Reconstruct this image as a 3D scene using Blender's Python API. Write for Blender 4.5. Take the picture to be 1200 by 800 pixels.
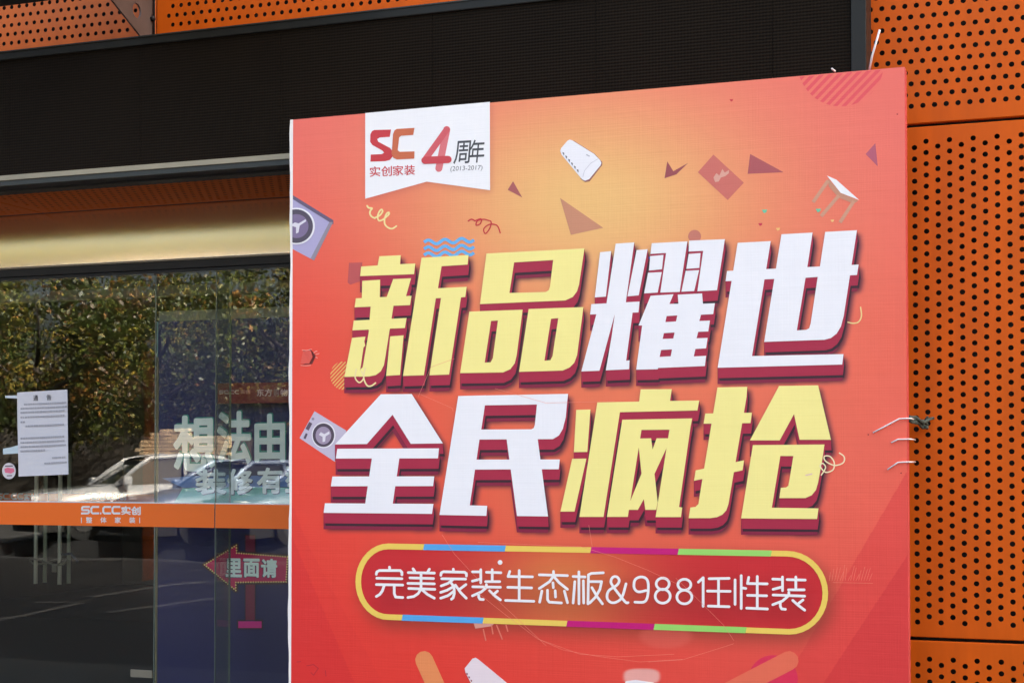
import bpy, bmesh, math, random
import numpy as np
from mathutils import Vector, Matrix
from mathutils.geometry import delaunay_2d_cdt

for o in list(bpy.data.objects):
    bpy.data.objects.remove(o)
R = math.radians
scene = bpy.context.scene
COL = scene.collection
random.seed(7)
rng = np.random.default_rng(7)

# ------------------------------------------------------------------ camera
# world: X along the facade, +Y into the building, facade cladding at Y = 0
F_PX, YAW, PITCH, HORIZON = 1750.0, R(19.47), R(1.4), 545.0
CAM = Vector((0.0, -8.0, 1.62))
SHIFT_PX = (HORIZON - 400.0) - F_PX * math.tan(PITCH)
cd = bpy.data.cameras.new('camera')
cam = bpy.data.objects.new('camera', cd)
COL.objects.link(cam)
cam.location = CAM
cam.rotation_euler = (math.pi / 2 + PITCH, 0, YAW)
cd.sensor_width = 36.0
cd.lens = 36.0 * F_PX / 1200.0
cd.shift_y = SHIFT_PX / 1200.0
cd.clip_end = 800.0
scene.camera = cam
ROT = cam.rotation_euler.to_matrix()

# ------------------------------------------------------------------ light
SUN_EL, SUN_AZ = R(36), R(62)
world = bpy.data.worlds.new('World')
scene.world = world
world.use_nodes = True
wn = world.node_tree
sky = wn.nodes.new('ShaderNodeTexSky')
sky.sky_type = 'NISHITA'
sky.sun_disc = False
sky.sun_elevation = SUN_EL
sky.sun_rotation = SUN_AZ
sky.air_density = 0.8
sky.dust_density = 10.0
sky.ozone_density = 0.3
haze = wn.nodes.new('ShaderNodeVectorMath')      # hazy city sky: less blue than the clear model
haze.operation = 'MULTIPLY'
haze.inputs[1].default_value = (1.06, 1.0, 0.88)
wn.links.new(sky.outputs[0], haze.inputs[0])
wn.links.new(haze.outputs[0], wn.nodes['Background'].inputs[0])
wn.nodes['Background'].inputs[1].default_value = 0.15
sl = bpy.data.lights.new('sun', 'SUN')
sl.energy = 4.8
sl.angle = R(0.55)
sl.color = (1.0, 0.94, 0.86)
sun = bpy.data.objects.new('sun', sl)
COL.objects.link(sun)
sdir = Vector((math.sin(SUN_AZ) * math.cos(SUN_EL), math.cos(SUN_AZ) * math.cos(SUN_EL), math.sin(SUN_EL)))
sun.rotation_euler = sdir.to_track_quat('Z', 'Y').to_euler()
scene.view_settings.view_transform = 'Standard'
scene.view_settings.look = 'None'
scene.view_settings.gamma = 1.0
scene.view_settings.use_curve_mapping = False
scene.view_settings.exposure = 2.72
scene.cycles.transparent_max_bounces = 24
scene.cycles.max_bounces = 10
scene.cycles.sample_clamp_indirect = 6.0


# ------------------------------------------------------------------ measuring helpers
def pix(x, y, Y):
    """point of the plane Y = const that the photograph shows at pixel x, y"""
    d = ROT @ Vector(((x - 600.0) / F_PX, (400.0 - y + SHIFT_PX) / F_PX, -1.0))
    t = (Y - CAM.y) / d.y
    return CAM + d * t


IROT = np.array(ROT.transposed())


def proj(X, Y, Z):
    p = np.stack([X - CAM.x, Y - CAM.y, Z - CAM.z])
    q = np.tensordot(IROT, p, axes=1)
    return 600.0 + F_PX * q[0] / -q[2], 400.0 + SHIFT_PX - F_PX * q[1] / -q[2]


def lin(c):
    c = c / 255.0
    return c / 12.92 if c <= 0.04045 else ((c + 0.055) / 1.055) ** 2.4


def C(r, g, b):
    return (lin(r), lin(g), lin(b), 1.0)


def lin_np(a):
    a = np.clip(a, 0, 255) / 255.0
    return np.where(a <= 0.04045, a / 12.92, ((a + 0.055) / 1.055) ** 2.4)


# ------------------------------------------------------------------ object helpers
def tag(o, label=None, cat=None, group=None, kind=None):
    if label: o['label'] = label
    if cat: o['category'] = cat
    if group: o['group'] = group
    if kind: o['kind'] = kind
    return o


def empty(name, loc=(0, 0, 0), rz=0.0, parent=None):
    o = bpy.data.objects.new(name, None)
    o.empty_display_size = 0.1
    COL.objects.link(o)
    o.location = loc
    o.rotation_euler = (0, 0, rz)
    if parent: o.parent = parent
    return o


def link(name, me, mats=None, parent=None, smooth=False):
    if mats is not None and not me.materials:
        for m in (mats if isinstance(mats, (list, tuple)) else [mats]):
            me.materials.append(m)
    o = bpy.data.objects.new(name, me)
    COL.objects.link(o)
    if parent:
        o.parent = parent
        # children are modelled in world space unless their thing sits elsewhere
        o.matrix_parent_inverse = parent.matrix_world.inverted() if parent.get('_world') else Matrix()
    if smooth:
        me.polygons.foreach_set('use_smooth', [True] * len(me.polygons))
    return o


def mesh(name, v, f):
    me = bpy.data.meshes.new(name)
    me.from_pydata([tuple(p) for p in v], [], f)
    me.update()
    return me


def raw_box(v, f, x0, x1, y0, y1, z0, z1):
    n = len(v)
    v += [(x0, y0, z0), (x1, y0, z0), (x1, y1, z0), (x0, y1, z0), (x0, y0, z1), (x1, y0, z1), (x1, y1, z1), (x0, y1, z1)]
    f += [[n + i for i in q] for q in ((0, 3, 2, 1), (4, 5, 6, 7), (0, 1, 5, 4), (1, 2, 6, 5), (2, 3, 7, 6), (3, 0, 4, 7))]


def box(name, x0, x1, y0, y1, z0, z1, m, parent=None, bevel=0.0):
    v, f = [], []
    raw_box(v, f, x0, x1, y0, y1, z0, z1)
    me = mesh(name, v, f)
    if bevel:
        bm = bmesh.new(); bm.from_mesh(me)
        bmesh.ops.bevel(bm, geom=list(bm.edges), offset=bevel, segments=2, affect='EDGES', profile=0.5)
        bm.to_mesh(me); bm.free()
    return link(name, me, m, parent)


def tube_raw(v, f, pts, r, n=8, cap=True):
    pts = [Vector(p) for p in pts]
    rr = r if isinstance(r, (list, tuple)) else [r] * len(pts)
    base = len(v)
    for i, p in enumerate(pts):
        a = pts[max(i - 1, 0)]; b = pts[min(i + 1, len(pts) - 1)]
        t = (b - a).normalized()
        u = t.cross(Vector((0.13, 0.21, 1.0)) if abs(t.z) < 0.95 else Vector((1.0, 0.1, 0))).normalized()
        w = t.cross(u)
        for k in range(n):
            an = 2 * math.pi * k / n
            v.append(tuple(p + (u * math.cos(an) + w * math.sin(an)) * rr[i]))
    for i in range(len(pts) - 1):
        for k in range(n):
            a = base + i * n + k; b = base + i * n + (k + 1) % n
            f.append([a, b, b + n, a + n])
    if cap:
        f.append([base + k for k in range(n)][::-1])
        f.append([base + (len(pts) - 1) * n + k for k in range(n)])


def tube(name, pts, r, m, parent=None, n=8):
    v, f = [], []
    tube_raw(v, f, pts, r, n)
    return link(name, mesh(name, v, f), m, parent, smooth=True)


# ------------------------------------------------------------------ materials
def mat(name, col, rough=0.5, metal=0.0, spec=0.5, vary=0.0, vscale=3.0, bump=0.0, bscale=40.0, attr=None, coat=0.0, stretch=None):
    m = bpy.data.materials.new(name)
    m.use_nodes = True
    nt = m.node_tree
    b = nt.nodes['Principled BSDF']
    b.inputs['Base Color'].default_value = col
    b.inputs['Roughness'].default_value = rough
    b.inputs['Metallic'].default_value = metal
    b.inputs['Specular IOR Level'].default_value = spec
    b.inputs['Coat Weight'].default_value = coat
    geo = nt.nodes.new('ShaderNodeNewGeometry')
    vec = geo.outputs['Position']
    if stretch:
        mp = nt.nodes.new('ShaderNodeMapping')
        mp.inputs['Scale'].default_value = stretch
        nt.links.new(vec, mp.inputs['Vector']); vec = mp.outputs[0]
    src = None
    if attr:
        a = nt.nodes.new('ShaderNodeAttribute'); a.attribute_name = attr
        src = a.outputs['Color']
        nt.links.new(src, b.inputs['Base Color'])
    if vary:
        n = nt.nodes.new('ShaderNodeTexNoise'); n.inputs['Scale'].default_value = vscale; n.inputs['Detail'].default_value = 6
        nt.links.new(vec, n.inputs['Vector'])
        mr = nt.nodes.new('ShaderNodeMapRange')
        mr.inputs['From Min'].default_value = 0.3; mr.inputs['From Max'].default_value = 0.7
        mr.inputs['To Min'].default_value = 1 - vary; mr.inputs['To Max'].default_value = 1 + vary
        nt.links.new(n.outputs[0], mr.inputs['Value'])
        mx = nt.nodes.new('ShaderNodeVectorMath'); mx.operation = 'SCALE'
        if src: nt.links.new(src, mx.inputs[0])
        else: mx.inputs[0].default_value = col[:3]
        nt.links.new(mr.outputs[0], mx.inputs['Scale'])
        nt.links.new(mx.outputs[0], b.inputs['Base Color'])
        m2 = nt.nodes.new('ShaderNodeMapRange')
        m2.inputs['To Min'].default_value = max(rough - 0.12, 0.02); m2.inputs['To Max'].default_value = min(rough + 0.12, 1)
        nt.links.new(n.outputs[0], m2.inputs['Value'])
        nt.links.new(m2.outputs[0], b.inputs['Roughness'])
    if bump:
        n = nt.nodes.new('ShaderNodeTexNoise'); n.inputs['Scale'].default_value = bscale; n.inputs['Detail'].default_value = 4
        nt.links.new(vec, n.inputs['Vector'])
        bp = nt.nodes.new('ShaderNodeBump'); bp.inputs['Strength'].default_value = bump; bp.inputs['Distance'].default_value = 0.01
        nt.links.new(n.outputs[0], bp.inputs['Height'])
        nt.links.new(bp.outputs[0], b.inputs['Normal'])
    return m


def weave(m, amount=0.05):
    """vinyl print cloth: faint warp and weft streaks, small dents"""
    nt = m.node_tree; b = nt.nodes['Principled BSDF']
    geo = nt.nodes.new('ShaderNodeNewGeometry')
    hs = []
    for sc in ((170, 1, 3), (3, 1, 170), (30, 1, 1.2), (1.2, 1, 30)):
        mp = nt.nodes.new('ShaderNodeMapping'); mp.inputs['Scale'].default_value = sc
        nt.links.new(geo.outputs['Position'], mp.inputs['Vector'])
        n = nt.nodes.new('ShaderNodeTexNoise'); n.inputs['Scale'].default_value = 1.0; n.inputs['Detail'].default_value = 2
        nt.links.new(mp.outputs[0], n.inputs['Vector']); hs.append(n.outputs[0])
    s = hs[0]
    for h in hs[1:]:
        ad = nt.nodes.new('ShaderNodeMath'); ad.operation = 'ADD'
        nt.links.new(s, ad.inputs[0]); nt.links.new(h, ad.inputs[1]); s = ad.outputs[0]
    mr = nt.nodes.new('ShaderNodeMapRange')
    mr.inputs['From Min'].default_value = 1.5; mr.inputs['From Max'].default_value = 2.5
    mr.inputs['To Min'].default_value = 1 - amount; mr.inputs['To Max'].default_value = 1 + amount
    nt.links.new(s, mr.inputs['Value'])
    mx = nt.nodes.new('ShaderNodeVectorMath'); mx.operation = 'SCALE'
    old = b.inputs['Base Color'].links
    if old:
        nt.links.new(old[0].from_socket, mx.inputs[0])
    else:
        mx.inputs[0].default_value = b.inputs['Base Color'].default_value[:3]
    nt.links.new(mr.outputs[0], mx.inputs['Scale'])
    nt.links.new(mx.outputs[0], b.inputs['Base Color'])
    big = nt.nodes.new('ShaderNodeTexNoise'); big.inputs['Scale'].default_value = 3.2; big.inputs['Detail'].default_value = 3
    nt.links.new(geo.outputs['Position'], big.inputs['Vector'])
    ma = nt.nodes.new('ShaderNodeMath'); ma.operation = 'MULTIPLY_ADD'; ma.inputs[1].default_value = 9.0
    nt.links.new(big.outputs[0], ma.inputs[0]); nt.links.new(s, ma.inputs[2])
    bp = nt.nodes.new('ShaderNodeBump'); bp.inputs['Strength'].default_value = 0.14; bp.inputs['Distance'].default_value = 0.004
    nt.links.new(ma.outputs[0], bp.inputs['Height']); nt.links.new(bp.outputs[0], b.inputs['Normal'])
    return m


PRINT_ROUGH, PRINT_SPEC = 0.42, 0.5
_pm = {}


def pm(rgb):
    if rgb not in _pm:
        _pm[rgb] = weave(mat('print_%d_%d_%d' % rgb, C(*rgb), PRINT_ROUGH, spec=PRINT_SPEC), 0.008)
    return _pm[rgb]


_fm = {}


def fm(rgb, rough=0.5):
    k = (rgb, rough)
    if k not in _fm:
        _fm[k] = mat('flat_%d_%d_%d' % rgb, C(*rgb), rough)
    return _fm[k]


def glass_mat(name, tint=(0.94, 0.97, 0.95), r0=0.043):
    m = bpy.data.materials.new(name); m.use_nodes = True
    nt = m.node_tree; nt.nodes.clear()
    out = nt.nodes.new('ShaderNodeOutputMaterial')
    tr = nt.nodes.new('ShaderNodeBsdfTransparent'); tr.inputs[0].default_value = (*tint, 1)
    gl = nt.nodes.new('ShaderNodeBsdfGlossy'); gl.inputs['Roughness'].default_value = 0.0; gl.inputs[0].default_value = (1, 1, 1, 1)
    no = nt.nodes.new('ShaderNodeTexNoise'); no.inputs['Scale'].default_value = 1.6; no.inputs['Detail'].default_value = 1
    ge = nt.nodes.new('ShaderNodeNewGeometry'); nt.links.new(ge.outputs['Position'], no.inputs['Vector'])
    bp = nt.nodes.new('ShaderNodeBump'); bp.inputs['Strength'].default_value = 1.0; bp.inputs['Distance'].default_value = 0.0011
    nt.links.new(no.outputs[0], bp.inputs['Height']); nt.links.new(bp.outputs[0], gl.inputs['Normal'])
    lw = nt.nodes.new('ShaderNodeLayerWeight'); lw.inputs[0].default_value = 0.5
    pw = nt.nodes.new('ShaderNodeMath'); pw.operation = 'POWER'; pw.inputs[1].default_value = 5
    nt.links.new(lw.outputs['Facing'], pw.inputs[0])
    ma = nt.nodes.new('ShaderNodeMath'); ma.operation = 'MULTIPLY_ADD'; ma.inputs[1].default_value = 1 - r0; ma.inputs[2].default_value = r0
    nt.links.new(pw.outputs[0], ma.inputs[0])
    mx = nt.nodes.new('ShaderNodeMixShader')
    nt.links.new(ma.outputs[0], mx.inputs[0]); nt.links.new(tr.outputs[0], mx.inputs[1]); nt.links.new(gl.outputs[0], mx.inputs[2])
    nt.links.new(mx.outputs[0], out.inputs[0])
    return m


M = {}
M['orange'] = mat('orange_powder_coat', (0.64, 0.105, 0.0005, 1), 0.5, spec=0.22, vary=0.11, vscale=2.0, bump=0.12, bscale=3, stretch=(4, 1, 0.7))
M['orange_sheen'] = mat('orange_powder_coat_sky_sheen', (0.70, 0.14, 0.012, 1), 0.5, spec=0.32, vary=0.09, vscale=2, bump=0.1, bscale=3, stretch=(4, 1, 0.7))  # paler copy of the orange: sky sheen on the top left panel painted in
M['soffit'] = mat('dusty_orange_soffit', (0.60, 0.125, 0.015, 1), 0.7, spec=0.2, vary=0.06, vscale=2)
M['dark_cavity'] = mat('dark_cavity', (0.022, 0.024, 0.023, 1), 0.9, vary=0.9, vscale=14)
M['frame_dark'] = mat('dark_anodised_frame', (0.013, 0.0145, 0.0135, 1), 0.5, spec=0.3, vary=0.15, vscale=6)
M['black'] = mat('matt_black', (0.008, 0.008, 0.009, 1), 0.6)
M['beige_metal'] = mat('beige_metal_strip', (0.33, 0.30, 0.22, 1), 0.5, vary=0.08, vscale=5)
M['grey_green'] = mat('grey_green_metal', (0.026, 0.031, 0.029, 1), 0.5, vary=0.1)
M['champagne'] = mat('brushed_champagne_steel', (0.86, 0.77, 0.58, 1), 0.22, metal=1.0, bump=0.012, bscale=1.0, stretch=(0.7, 1, 2.5))
M['glass'] = glass_mat('storefront_glass')
def fin_mat():
    m = glass_mat('greenish_fin_glass')
    nt = m.node_tree
    out = nt.nodes['Material Output']; src = out.inputs[0].links[0].from_socket
    df = nt.nodes.new('ShaderNodeBsdfDiffuse'); df.inputs[0].default_value = (0.30, 0.33, 0.28, 1)
    mx = nt.nodes.new('ShaderNodeMixShader'); mx.inputs[0].default_value = 0.16
    nt.links.new(src, mx.inputs[1]); nt.links.new(df.outputs[0], mx.inputs[2]); nt.links.new(mx.outputs[0], out.inputs[0])
    return m


M['fin_glass'] = fin_mat()
M['glass_edge'] = mat('greenish_glass_edge', (0.12, 0.15, 0.13, 1), 0.2)
M['aluminium'] = mat('satin_aluminium', (0.55, 0.53, 0.46, 1), 0.35, metal=0.6)
M['steel_plate'] = mat('brown_steel_plate', (0.085, 0.062, 0.056, 1), 0.5, vary=0.15, vscale=8, bump=0.1)
M['white_vinyl'] = mat('white_vinyl', (0.80, 0.80, 0.82, 1), 0.4)
M['paper'] = mat('white_paper', (0.74, 0.74, 0.80, 1), 0.7, bump=0.2, bscale=12)
M['strip'] = mat('orange_glass_film', (0.95, 0.16, 0.004, 1), 0.45)
M['asphalt'] = mat('asphalt', (0.045, 0.045, 0.046, 1), 0.85, vary=0.25, vscale=4, bump=0.5, bscale=120)
M['paving'] = mat('grey_paving', (0.13, 0.125, 0.115, 1), 0.8, vary=0.12, vscale=3)
M['road_paint'] = mat('road_paint', (0.26, 0.26, 0.25, 1), 0.8, vary=0.5, vscale=6)
M['interior_dark'] = mat('dark_interior_wall', (0.035, 0.034, 0.032, 1), 0.8)
M['interior_floor'] = mat('interior_floor', (0.03, 0.03, 0.028, 1), 0.5)
M['interior_pale'] = mat('pale_bulkhead', (0.30, 0.30, 0.27, 1), 0.7)
M['brick'] = mat('pale_brick', (0.62, 0.46, 0.29, 1), 0.85, vary=0.25, vscale=5, bump=0.4)
M['bark'] = mat('bark', (0.06, 0.048, 0.038, 1), 0.9, vary=0.3, vscale=12, bump=0.6, bscale=20)
M['leaf'] = mat('leaves', (0.1, 0.1, 0.02, 1), 0.45, attr='Col')
M['car_white'] = mat('white_car_paint', (0.46, 0.47, 0.48, 1), 0.25, coat=1.0)
M['car_silver'] = mat('sky_tinted_silver_car_paint', (0.22, 0.28, 0.40, 1), 0.28, metal=0.3, coat=1.0)  # blue of the reflected sky put into the silver paint
M['car_glass'] = mat('dark_car_glass', (0.01, 0.012, 0.014, 1), 0.05)
M['tyre'] = mat('tyre_rubber', (0.015, 0.015, 0.015, 1), 0.8)
M['rim'] = mat('alloy_rim', (0.5, 0.5, 0.52, 1), 0.3, metal=0.8)
M['lamp'] = mat('headlamp', (0.7, 0.72, 0.75, 1), 0.1, coat=1.0)
M['far_wall'] = mat('far_wall', (0.10, 0.085, 0.07, 1), 0.9, vary=0.2, vscale=0.6)
M['roof_dark'] = mat('roof_dark', (0.05, 0.05, 0.05, 1), 0.8)
M['white_plastic'] = mat('white_plastic_tie', (0.8, 0.8, 0.82, 1), 0.35)
M['rope'] = mat('grey_green_rope', (0.06, 0.09, 0.08, 1), 0.8, bump=0.8, bscale=200)
M['chain'] = mat('dull_chain_steel', (0.30, 0.30, 0.24, 1), 0.35, metal=0.8)
M['blue_hose'] = mat('dark_blue_sleeve', (0.02, 0.035, 0.07, 1), 0.5)
M['wood'] = mat('pallet_wood', (0.22, 0.15, 0.09, 1), 0.85, vary=0.2, vscale=6)


def led_material():
    m = mat('led_modules', (0.010, 0.0085, 0.007, 1), 0.7, spec=0.08)
    nt = m.node_tree; b = nt.nodes['Principled BSDF']
    geo = nt.nodes.new('ShaderNodeNewGeometry'); sp = nt.nodes.new('ShaderNodeSeparateXYZ')
    nt.links.new(geo.outputs['Position'], sp.inputs[0])
    hs = []
    for ax, per in (('X', 0.0175), ('Z', 0.0175)):
        mu = nt.nodes.new('ShaderNodeMath'); mu.operation = 'MULTIPLY'; mu.inputs[1].default_value = 2 * math.pi / per
        nt.links.new(sp.outputs[ax], mu.inputs[0])
        si = nt.nodes.new('ShaderNodeMath'); si.operation = 'SINE'
        nt.links.new(mu.outputs[0], si.inputs[0]); hs.append(si.outputs[0])
    mx = nt.nodes.new('ShaderNodeMath'); mx.operation = 'MULTIPLY_ADD'; mx.inputs[1].default_value = 0.5
    nt.links.new(hs[0], mx.inputs[0]); nt.links.new(hs[1], mx.inputs[2])
    no = nt.nodes.new('ShaderNodeTexNoise'); no.inputs['Scale'].default_value = 3.0
    nt.links.new(geo.outputs['Position'], no.inputs['Vector'])
    mr = nt.nodes.new('ShaderNodeMapRange'); mr.inputs['From Min'].default_value = -1.2; mr.inputs['From Max'].default_value = 1.2
    nt.links.new(mx.outputs[0], mr.inputs['Value'])
    ad = nt.nodes.new('ShaderNodeMath'); ad.operation = 'MULTIPLY_ADD'; ad.inputs[1].default_value = 0.5
    nt.links.new(no.outputs[0], ad.inputs[0]); nt.links.new(mr.outputs[0], ad.inputs[2])
    cr = nt.nodes.new('ShaderNodeMix'); cr.data_type = 'RGBA'
    cr.inputs['A'].default_value = (0.0015, 0.0011, 0.0008, 1); cr.inputs['B'].default_value = (0.0125, 0.0085, 0.005, 1)
    nt.links.new(ad.outputs[0], cr.inputs['Factor']); nt.links.new(cr.outputs['Result'], b.inputs['Base Color'])
    bp = nt.nodes.new('ShaderNodeBump'); bp.inputs['Strength'].default_value = 0.5; bp.inputs['Distance'].default_value = 0.004
    nt.links.new(mr.outputs[0], bp.inputs['Height']); nt.links.new(bp.outputs[0], b.inputs['Normal'])
    return m


M['led'] = led_material()

# ------------------------------------------------------------------ flat print helpers (pixel outlines laid on a real plane)
def inside(px, py, poly):
    p = np.asarray(poly, float)
    x0, y0 = p[:, 0], p[:, 1]
    x1, y1 = np.roll(x0, -1), np.roll(y0, -1)
    r = np.zeros(px.shape, bool)
    for a, b, c, d in zip(x0, y0, x1, y1):
        if b == d: continue
        hit = ((b > py) != (d > py)) & (px < (c - a) * (py - b) / (d - b) + a)
        r ^= hit
    return r


def in_shape(px, py, sh):
    outer, holes = sh
    r = inside(px, py, outer)
    for h in holes: r &= ~inside(px, py, h)
    return r


def shp(outer, *holes):
    return (list(outer), [list(h) for h in holes])


def triangulate(shapes):
    """union of outlines (each with holes) as clean triangles without overlaps"""
    vs, es = [], []
    for outer, holes in shapes:
        for loop in [outer] + holes:
            n = len(vs)
            vs += [Vector((p[0], p[1])) for p in loop]
            es += [(n + i, n + (i + 1) % len(loop)) for i in range(len(loop))]
    v, _, f, _, _, _ = delaunay_2d_cdt(vs, es, [], 0, 1e-4)
    va = np.array([[p.x, p.y] for p in v]); fa = np.array(f)
    if not len(fa): return va, []
    c = va[fa].mean(1)
    keep = np.zeros(len(fa), bool)
    for s in shapes: keep |= in_shape(c[:, 0], c[:, 1], s)
    return va, fa[keep].tolist()


def sweep(shapes, d):
    out = []
    for outer, holes in shapes:
        mv = lambda L: [(x + d[0], y + d[1]) for x, y in L]
        out.append((outer, holes)); out.append((mv(outer), [mv(h) for h in holes]))
        for loop in [outer] + holes:
            for i in range(len(loop)):
                a, b = loop[i], loop[(i + 1) % len(loop)]
                out.append(([a, b, (b[0] + d[0], b[1] + d[1]), (a[0] + d[0], a[1] + d[1])], []))
    return out


def flat(name, shapes, Y, m, parent):
    v, f = triangulate(shapes)
    P = [pix(x, y, Y) for x, y in v]
    f2 = []
    for t in f:
        a, b, c = (P[i] for i in t)
        n = (b - a).cross(c - a)
        f2.append(t if n.y < 0 else t[::-1])
    return link(name, mesh(name, P, f2), m, parent)


def circ(cx, cy, rx, ry=None, n=24, a0=0.0):
    ry = ry or rx
    return [(cx + rx * math.cos(a0 + 2 * math.pi * k / n), cy + ry * math.sin(a0 + 2 * math.pi * k / n)) for k in range(n)]


def stroke(lines, w, cap=True):
    out = []
    for L in lines:
        for a, b in zip(L[:-1], L[1:]):
            dx, dy = b[0] - a[0], b[1] - a[1]
            l = math.hypot(dx, dy) or 1
            nx, ny = -dy / l * w / 2, dx / l * w / 2
            out.append(([(a[0] + nx, a[1] + ny), (b[0] + nx, b[1] + ny), (b[0] - nx, b[1] - ny), (a[0] - nx, a[1] - ny)], []))
        pts = L if cap else L[1:-1]
        for i, p in enumerate(pts):
            out.append((circ(p[0], p[1], w / 2, n=12, a0=0.1 + 0.37 * i), []))
    return out


def smooth_line(L, n=5):
    out = []
    for i in range(len(L) - 1):
        p0, p1, p2, p3 = L[max(i - 1, 0)], L[i], L[i + 1], L[min(i + 2, len(L) - 1)]
        for k in range(n):
            t = k / n
            out.append(tuple(0.5 * (2 * p1[j] + (p2[j] - p0[j]) * t + (2 * p0[j] - 5 * p1[j] + 4 * p2[j] - p3[j]) * t * t
                                    + (3 * p1[j] - p0[j] - 3 * p2[j] + p3[j]) * t ** 3) for j in (0, 1)))
    out.append(L[-1])
    return out


def clip_convex(poly, conv):
    """Sutherland-Hodgman, conv counter-clockwise or clockwise"""
    ar = sum(conv[i][0] * conv[(i + 1) % len(conv)][1] - conv[(i + 1) % len(conv)][0] * conv[i][1] for i in range(len(conv)))
    if ar < 0: conv = conv[::-1]
    out = list(poly)
    for i in range(len(conv)):
        a, b = conv[i], conv[(i + 1) % len(conv)]
        side = lambda p: (b[0] - a[0]) * (p[1] - a[1]) - (b[1] - a[1]) * (p[0] - a[0])
        src, out = out, []
        for j in range(len(src)):
            p, q = src[j], src[(j + 1) % len(src)]
            sp_, sq = side(p), side(q)
            if sp_ >= 0: out.append(p)
            if (sp_ >= 0) != (sq >= 0):
                t = sp_ / (sp_ - sq)
                out.append((p[0] + (q[0] - p[0]) * t, p[1] + (q[1] - p[1]) * t))
        if not out: return []
    return out


def zp(ox, oy, s):
    return lambda L: [(ox + x / s, oy + y / s) for x, y in L]


_fc = bpy.data.curves.new('lettering', 'FONT')
_fo = bpy.data.objects.new('lettering', _fc)
COL.objects.link(_fo)


def glyphs(body, bold=0.0):
    _fc.body = body; _fc.resolution_u = 3
    dg = bpy.context.evaluated_depsgraph_get(); dg.update()
    ev = _fo.evaluated_get(dg); me = ev.to_mesh()
    v = np.array([p.co[:2] for p in me.vertices]); f = [list(p.vertices) for p in me.polygons]
    ev.to_mesh_clear()
    if not bold: return v, f
    key, uv, mp = {}, [], []
    for p in v:
        k = (round(p[0], 5), round(p[1], 5))
        if k not in key: key[k] = len(uv); uv.append(k)
        mp.append(key[k])
    cnt = {}
    for q in f:
        q = [mp[i] for i in q]
        for a, b in zip(q, q[1:] + q[:1]): cnt[(min(a, b), max(a, b))] = cnt.get((min(a, b), max(a, b)), 0) + 1
    sh = [([uv[mp[i]] for i in q], []) for q in f]
    seen = set()
    for (a, b), n in cnt.items():
        if n != 1: continue
        p, q = uv[a], uv[b]
        dx, dy = q[0] - p[0], q[1] - p[1]; l = math.hypot(dx, dy)
        if l < 1e-6: continue
        nx, ny = -dy / l * bold, dx / l * bold
        sh.append(([(p[0] + nx, p[1] + ny), (q[0] + nx, q[1] + ny), (q[0] - nx, q[1] - ny), (p[0] - nx, p[1] - ny)], []))
        for i in (a, b):
            if i not in seen: seen.add(i); sh.append((circ(uv[i][0], uv[i][1], bold, n=6, a0=0.3), []))
    return triangulate(sh)


def lettering(name, body, quad, Y, m, parent, bold=0.0):
    """quad: TL, TR, BR, BL pixels of the ink box"""
    v, f = glyphs(body, bold)
    lo, hi = v.min(0), v.max(0)
    t = (v - lo) / (hi - lo)
    TL, TR, BR, BL = (np.array(q, float) for q in quad)
    P = []
    for a, b in t:
        p = (BL * (1 - a) + BR * a) * (1 - b) + (TL * (1 - a) + TR * a) * b
        P.append(pix(p[0], p[1], Y))
    f2 = []
    for t_ in f:
        n = (P[t_[1]] - P[t_[0]]).cross(P[t_[2]] - P[t_[0]])
        f2.append(t_ if n.y < 0 else t_[::-1])
    return link(name, mesh(name, P, f2), m, parent)


# ------------------------------------------------------------------ ground and street
GX0, GX1 = -60.0, 60.0
me = mesh('ground', [(-250, -250, -0.05), (250, -250, -0.05), (250, 250, -0.05), (-250, 250, -0.05)], [[0, 1, 2, 3]])
tag(link('ground', me, M['paving']), kind='structure')
me = mesh('road', [(GX0, -30, 0.0), (GX1, -30, 0.0), (GX1, -0.5, 0.0), (GX0, -0.5, 0.0)], [[0, 1, 2, 3]])
tag(link('road', me, M['asphalt']), kind='structure')
v, f = [], []
raw_box(v, f, GX0, GX1, -0.55, 0.74, -0.04, 0.03)
pv = tag(link('pavement', mesh('pavement', v, f), M['frame_dark']), kind='structure')
slab = None
for i in range(14):
    for j in range(2):
        if slab is None:
            v, f = [], []
            raw_box(v, f, 0.003, 0.797, 0.003, 0.642, 0.0, 0.045)
            slab = mesh('paving_slab', v, f); slab.materials.append(M['paving'])
        o = bpy.data.objects.new('paving_slab', slab); COL.objects.link(o); o.parent = pv
        o.location = (-13.2 + i * 0.8, -0.55 + j * 0.645, random.uniform(-0.002, 0.002))
v, f = [], []
raw_box(v, f, GX0, GX1, -30.0, -12.6, -0.04, 0.27)
tag(link('parking_apron', mesh('parking_apron', v, f), M['asphalt']), kind='structure')
for i in range(7):
    x = -30 + i * 2.6
    ang = R(25)
    a = Vector((x, -13.0, 0.274)); d = Vector((-math.sin(ang), math.cos(ang), 0)) * 4.5; w = Vector((0.06, 0.02, 0))
    o = link('parking_line', mesh('parking_line', [a - w, a + w, a + w - d, a - w - d], [[0, 3, 2, 1]]), M['road_paint'])
    tag(o, kind='structure')
MG = 0.80      # the glass plane, mirrors the street


def mirror_ground(x, y, z=0.004):
    d = ROT @ Vector(((x - 600.0) / F_PX, (400.0 - y + SHIFT_PX) / F_PX, -1.0))
    p = CAM + d * ((z - CAM.z) / d.z)
    return Vector((p.x, 2 * MG - p.y, z))


for a, b in (((-40, 733), (101, 706)), ((101, 706.5), (41, 705)), ((104, 700), (240, 681)), ((125, 718), (250, 700))):
    a = mirror_ground(*a); b = mirror_ground(*b); w = (b - a).cross(Vector((0, 0, 1))).normalized() * 0.07
    o = link('road_line', mesh('road_line', [a - w, a + w, b + w, b - w], [[0, 1, 2, 3]]), M['road_paint'])
    tag(o, kind='structure')

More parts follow.
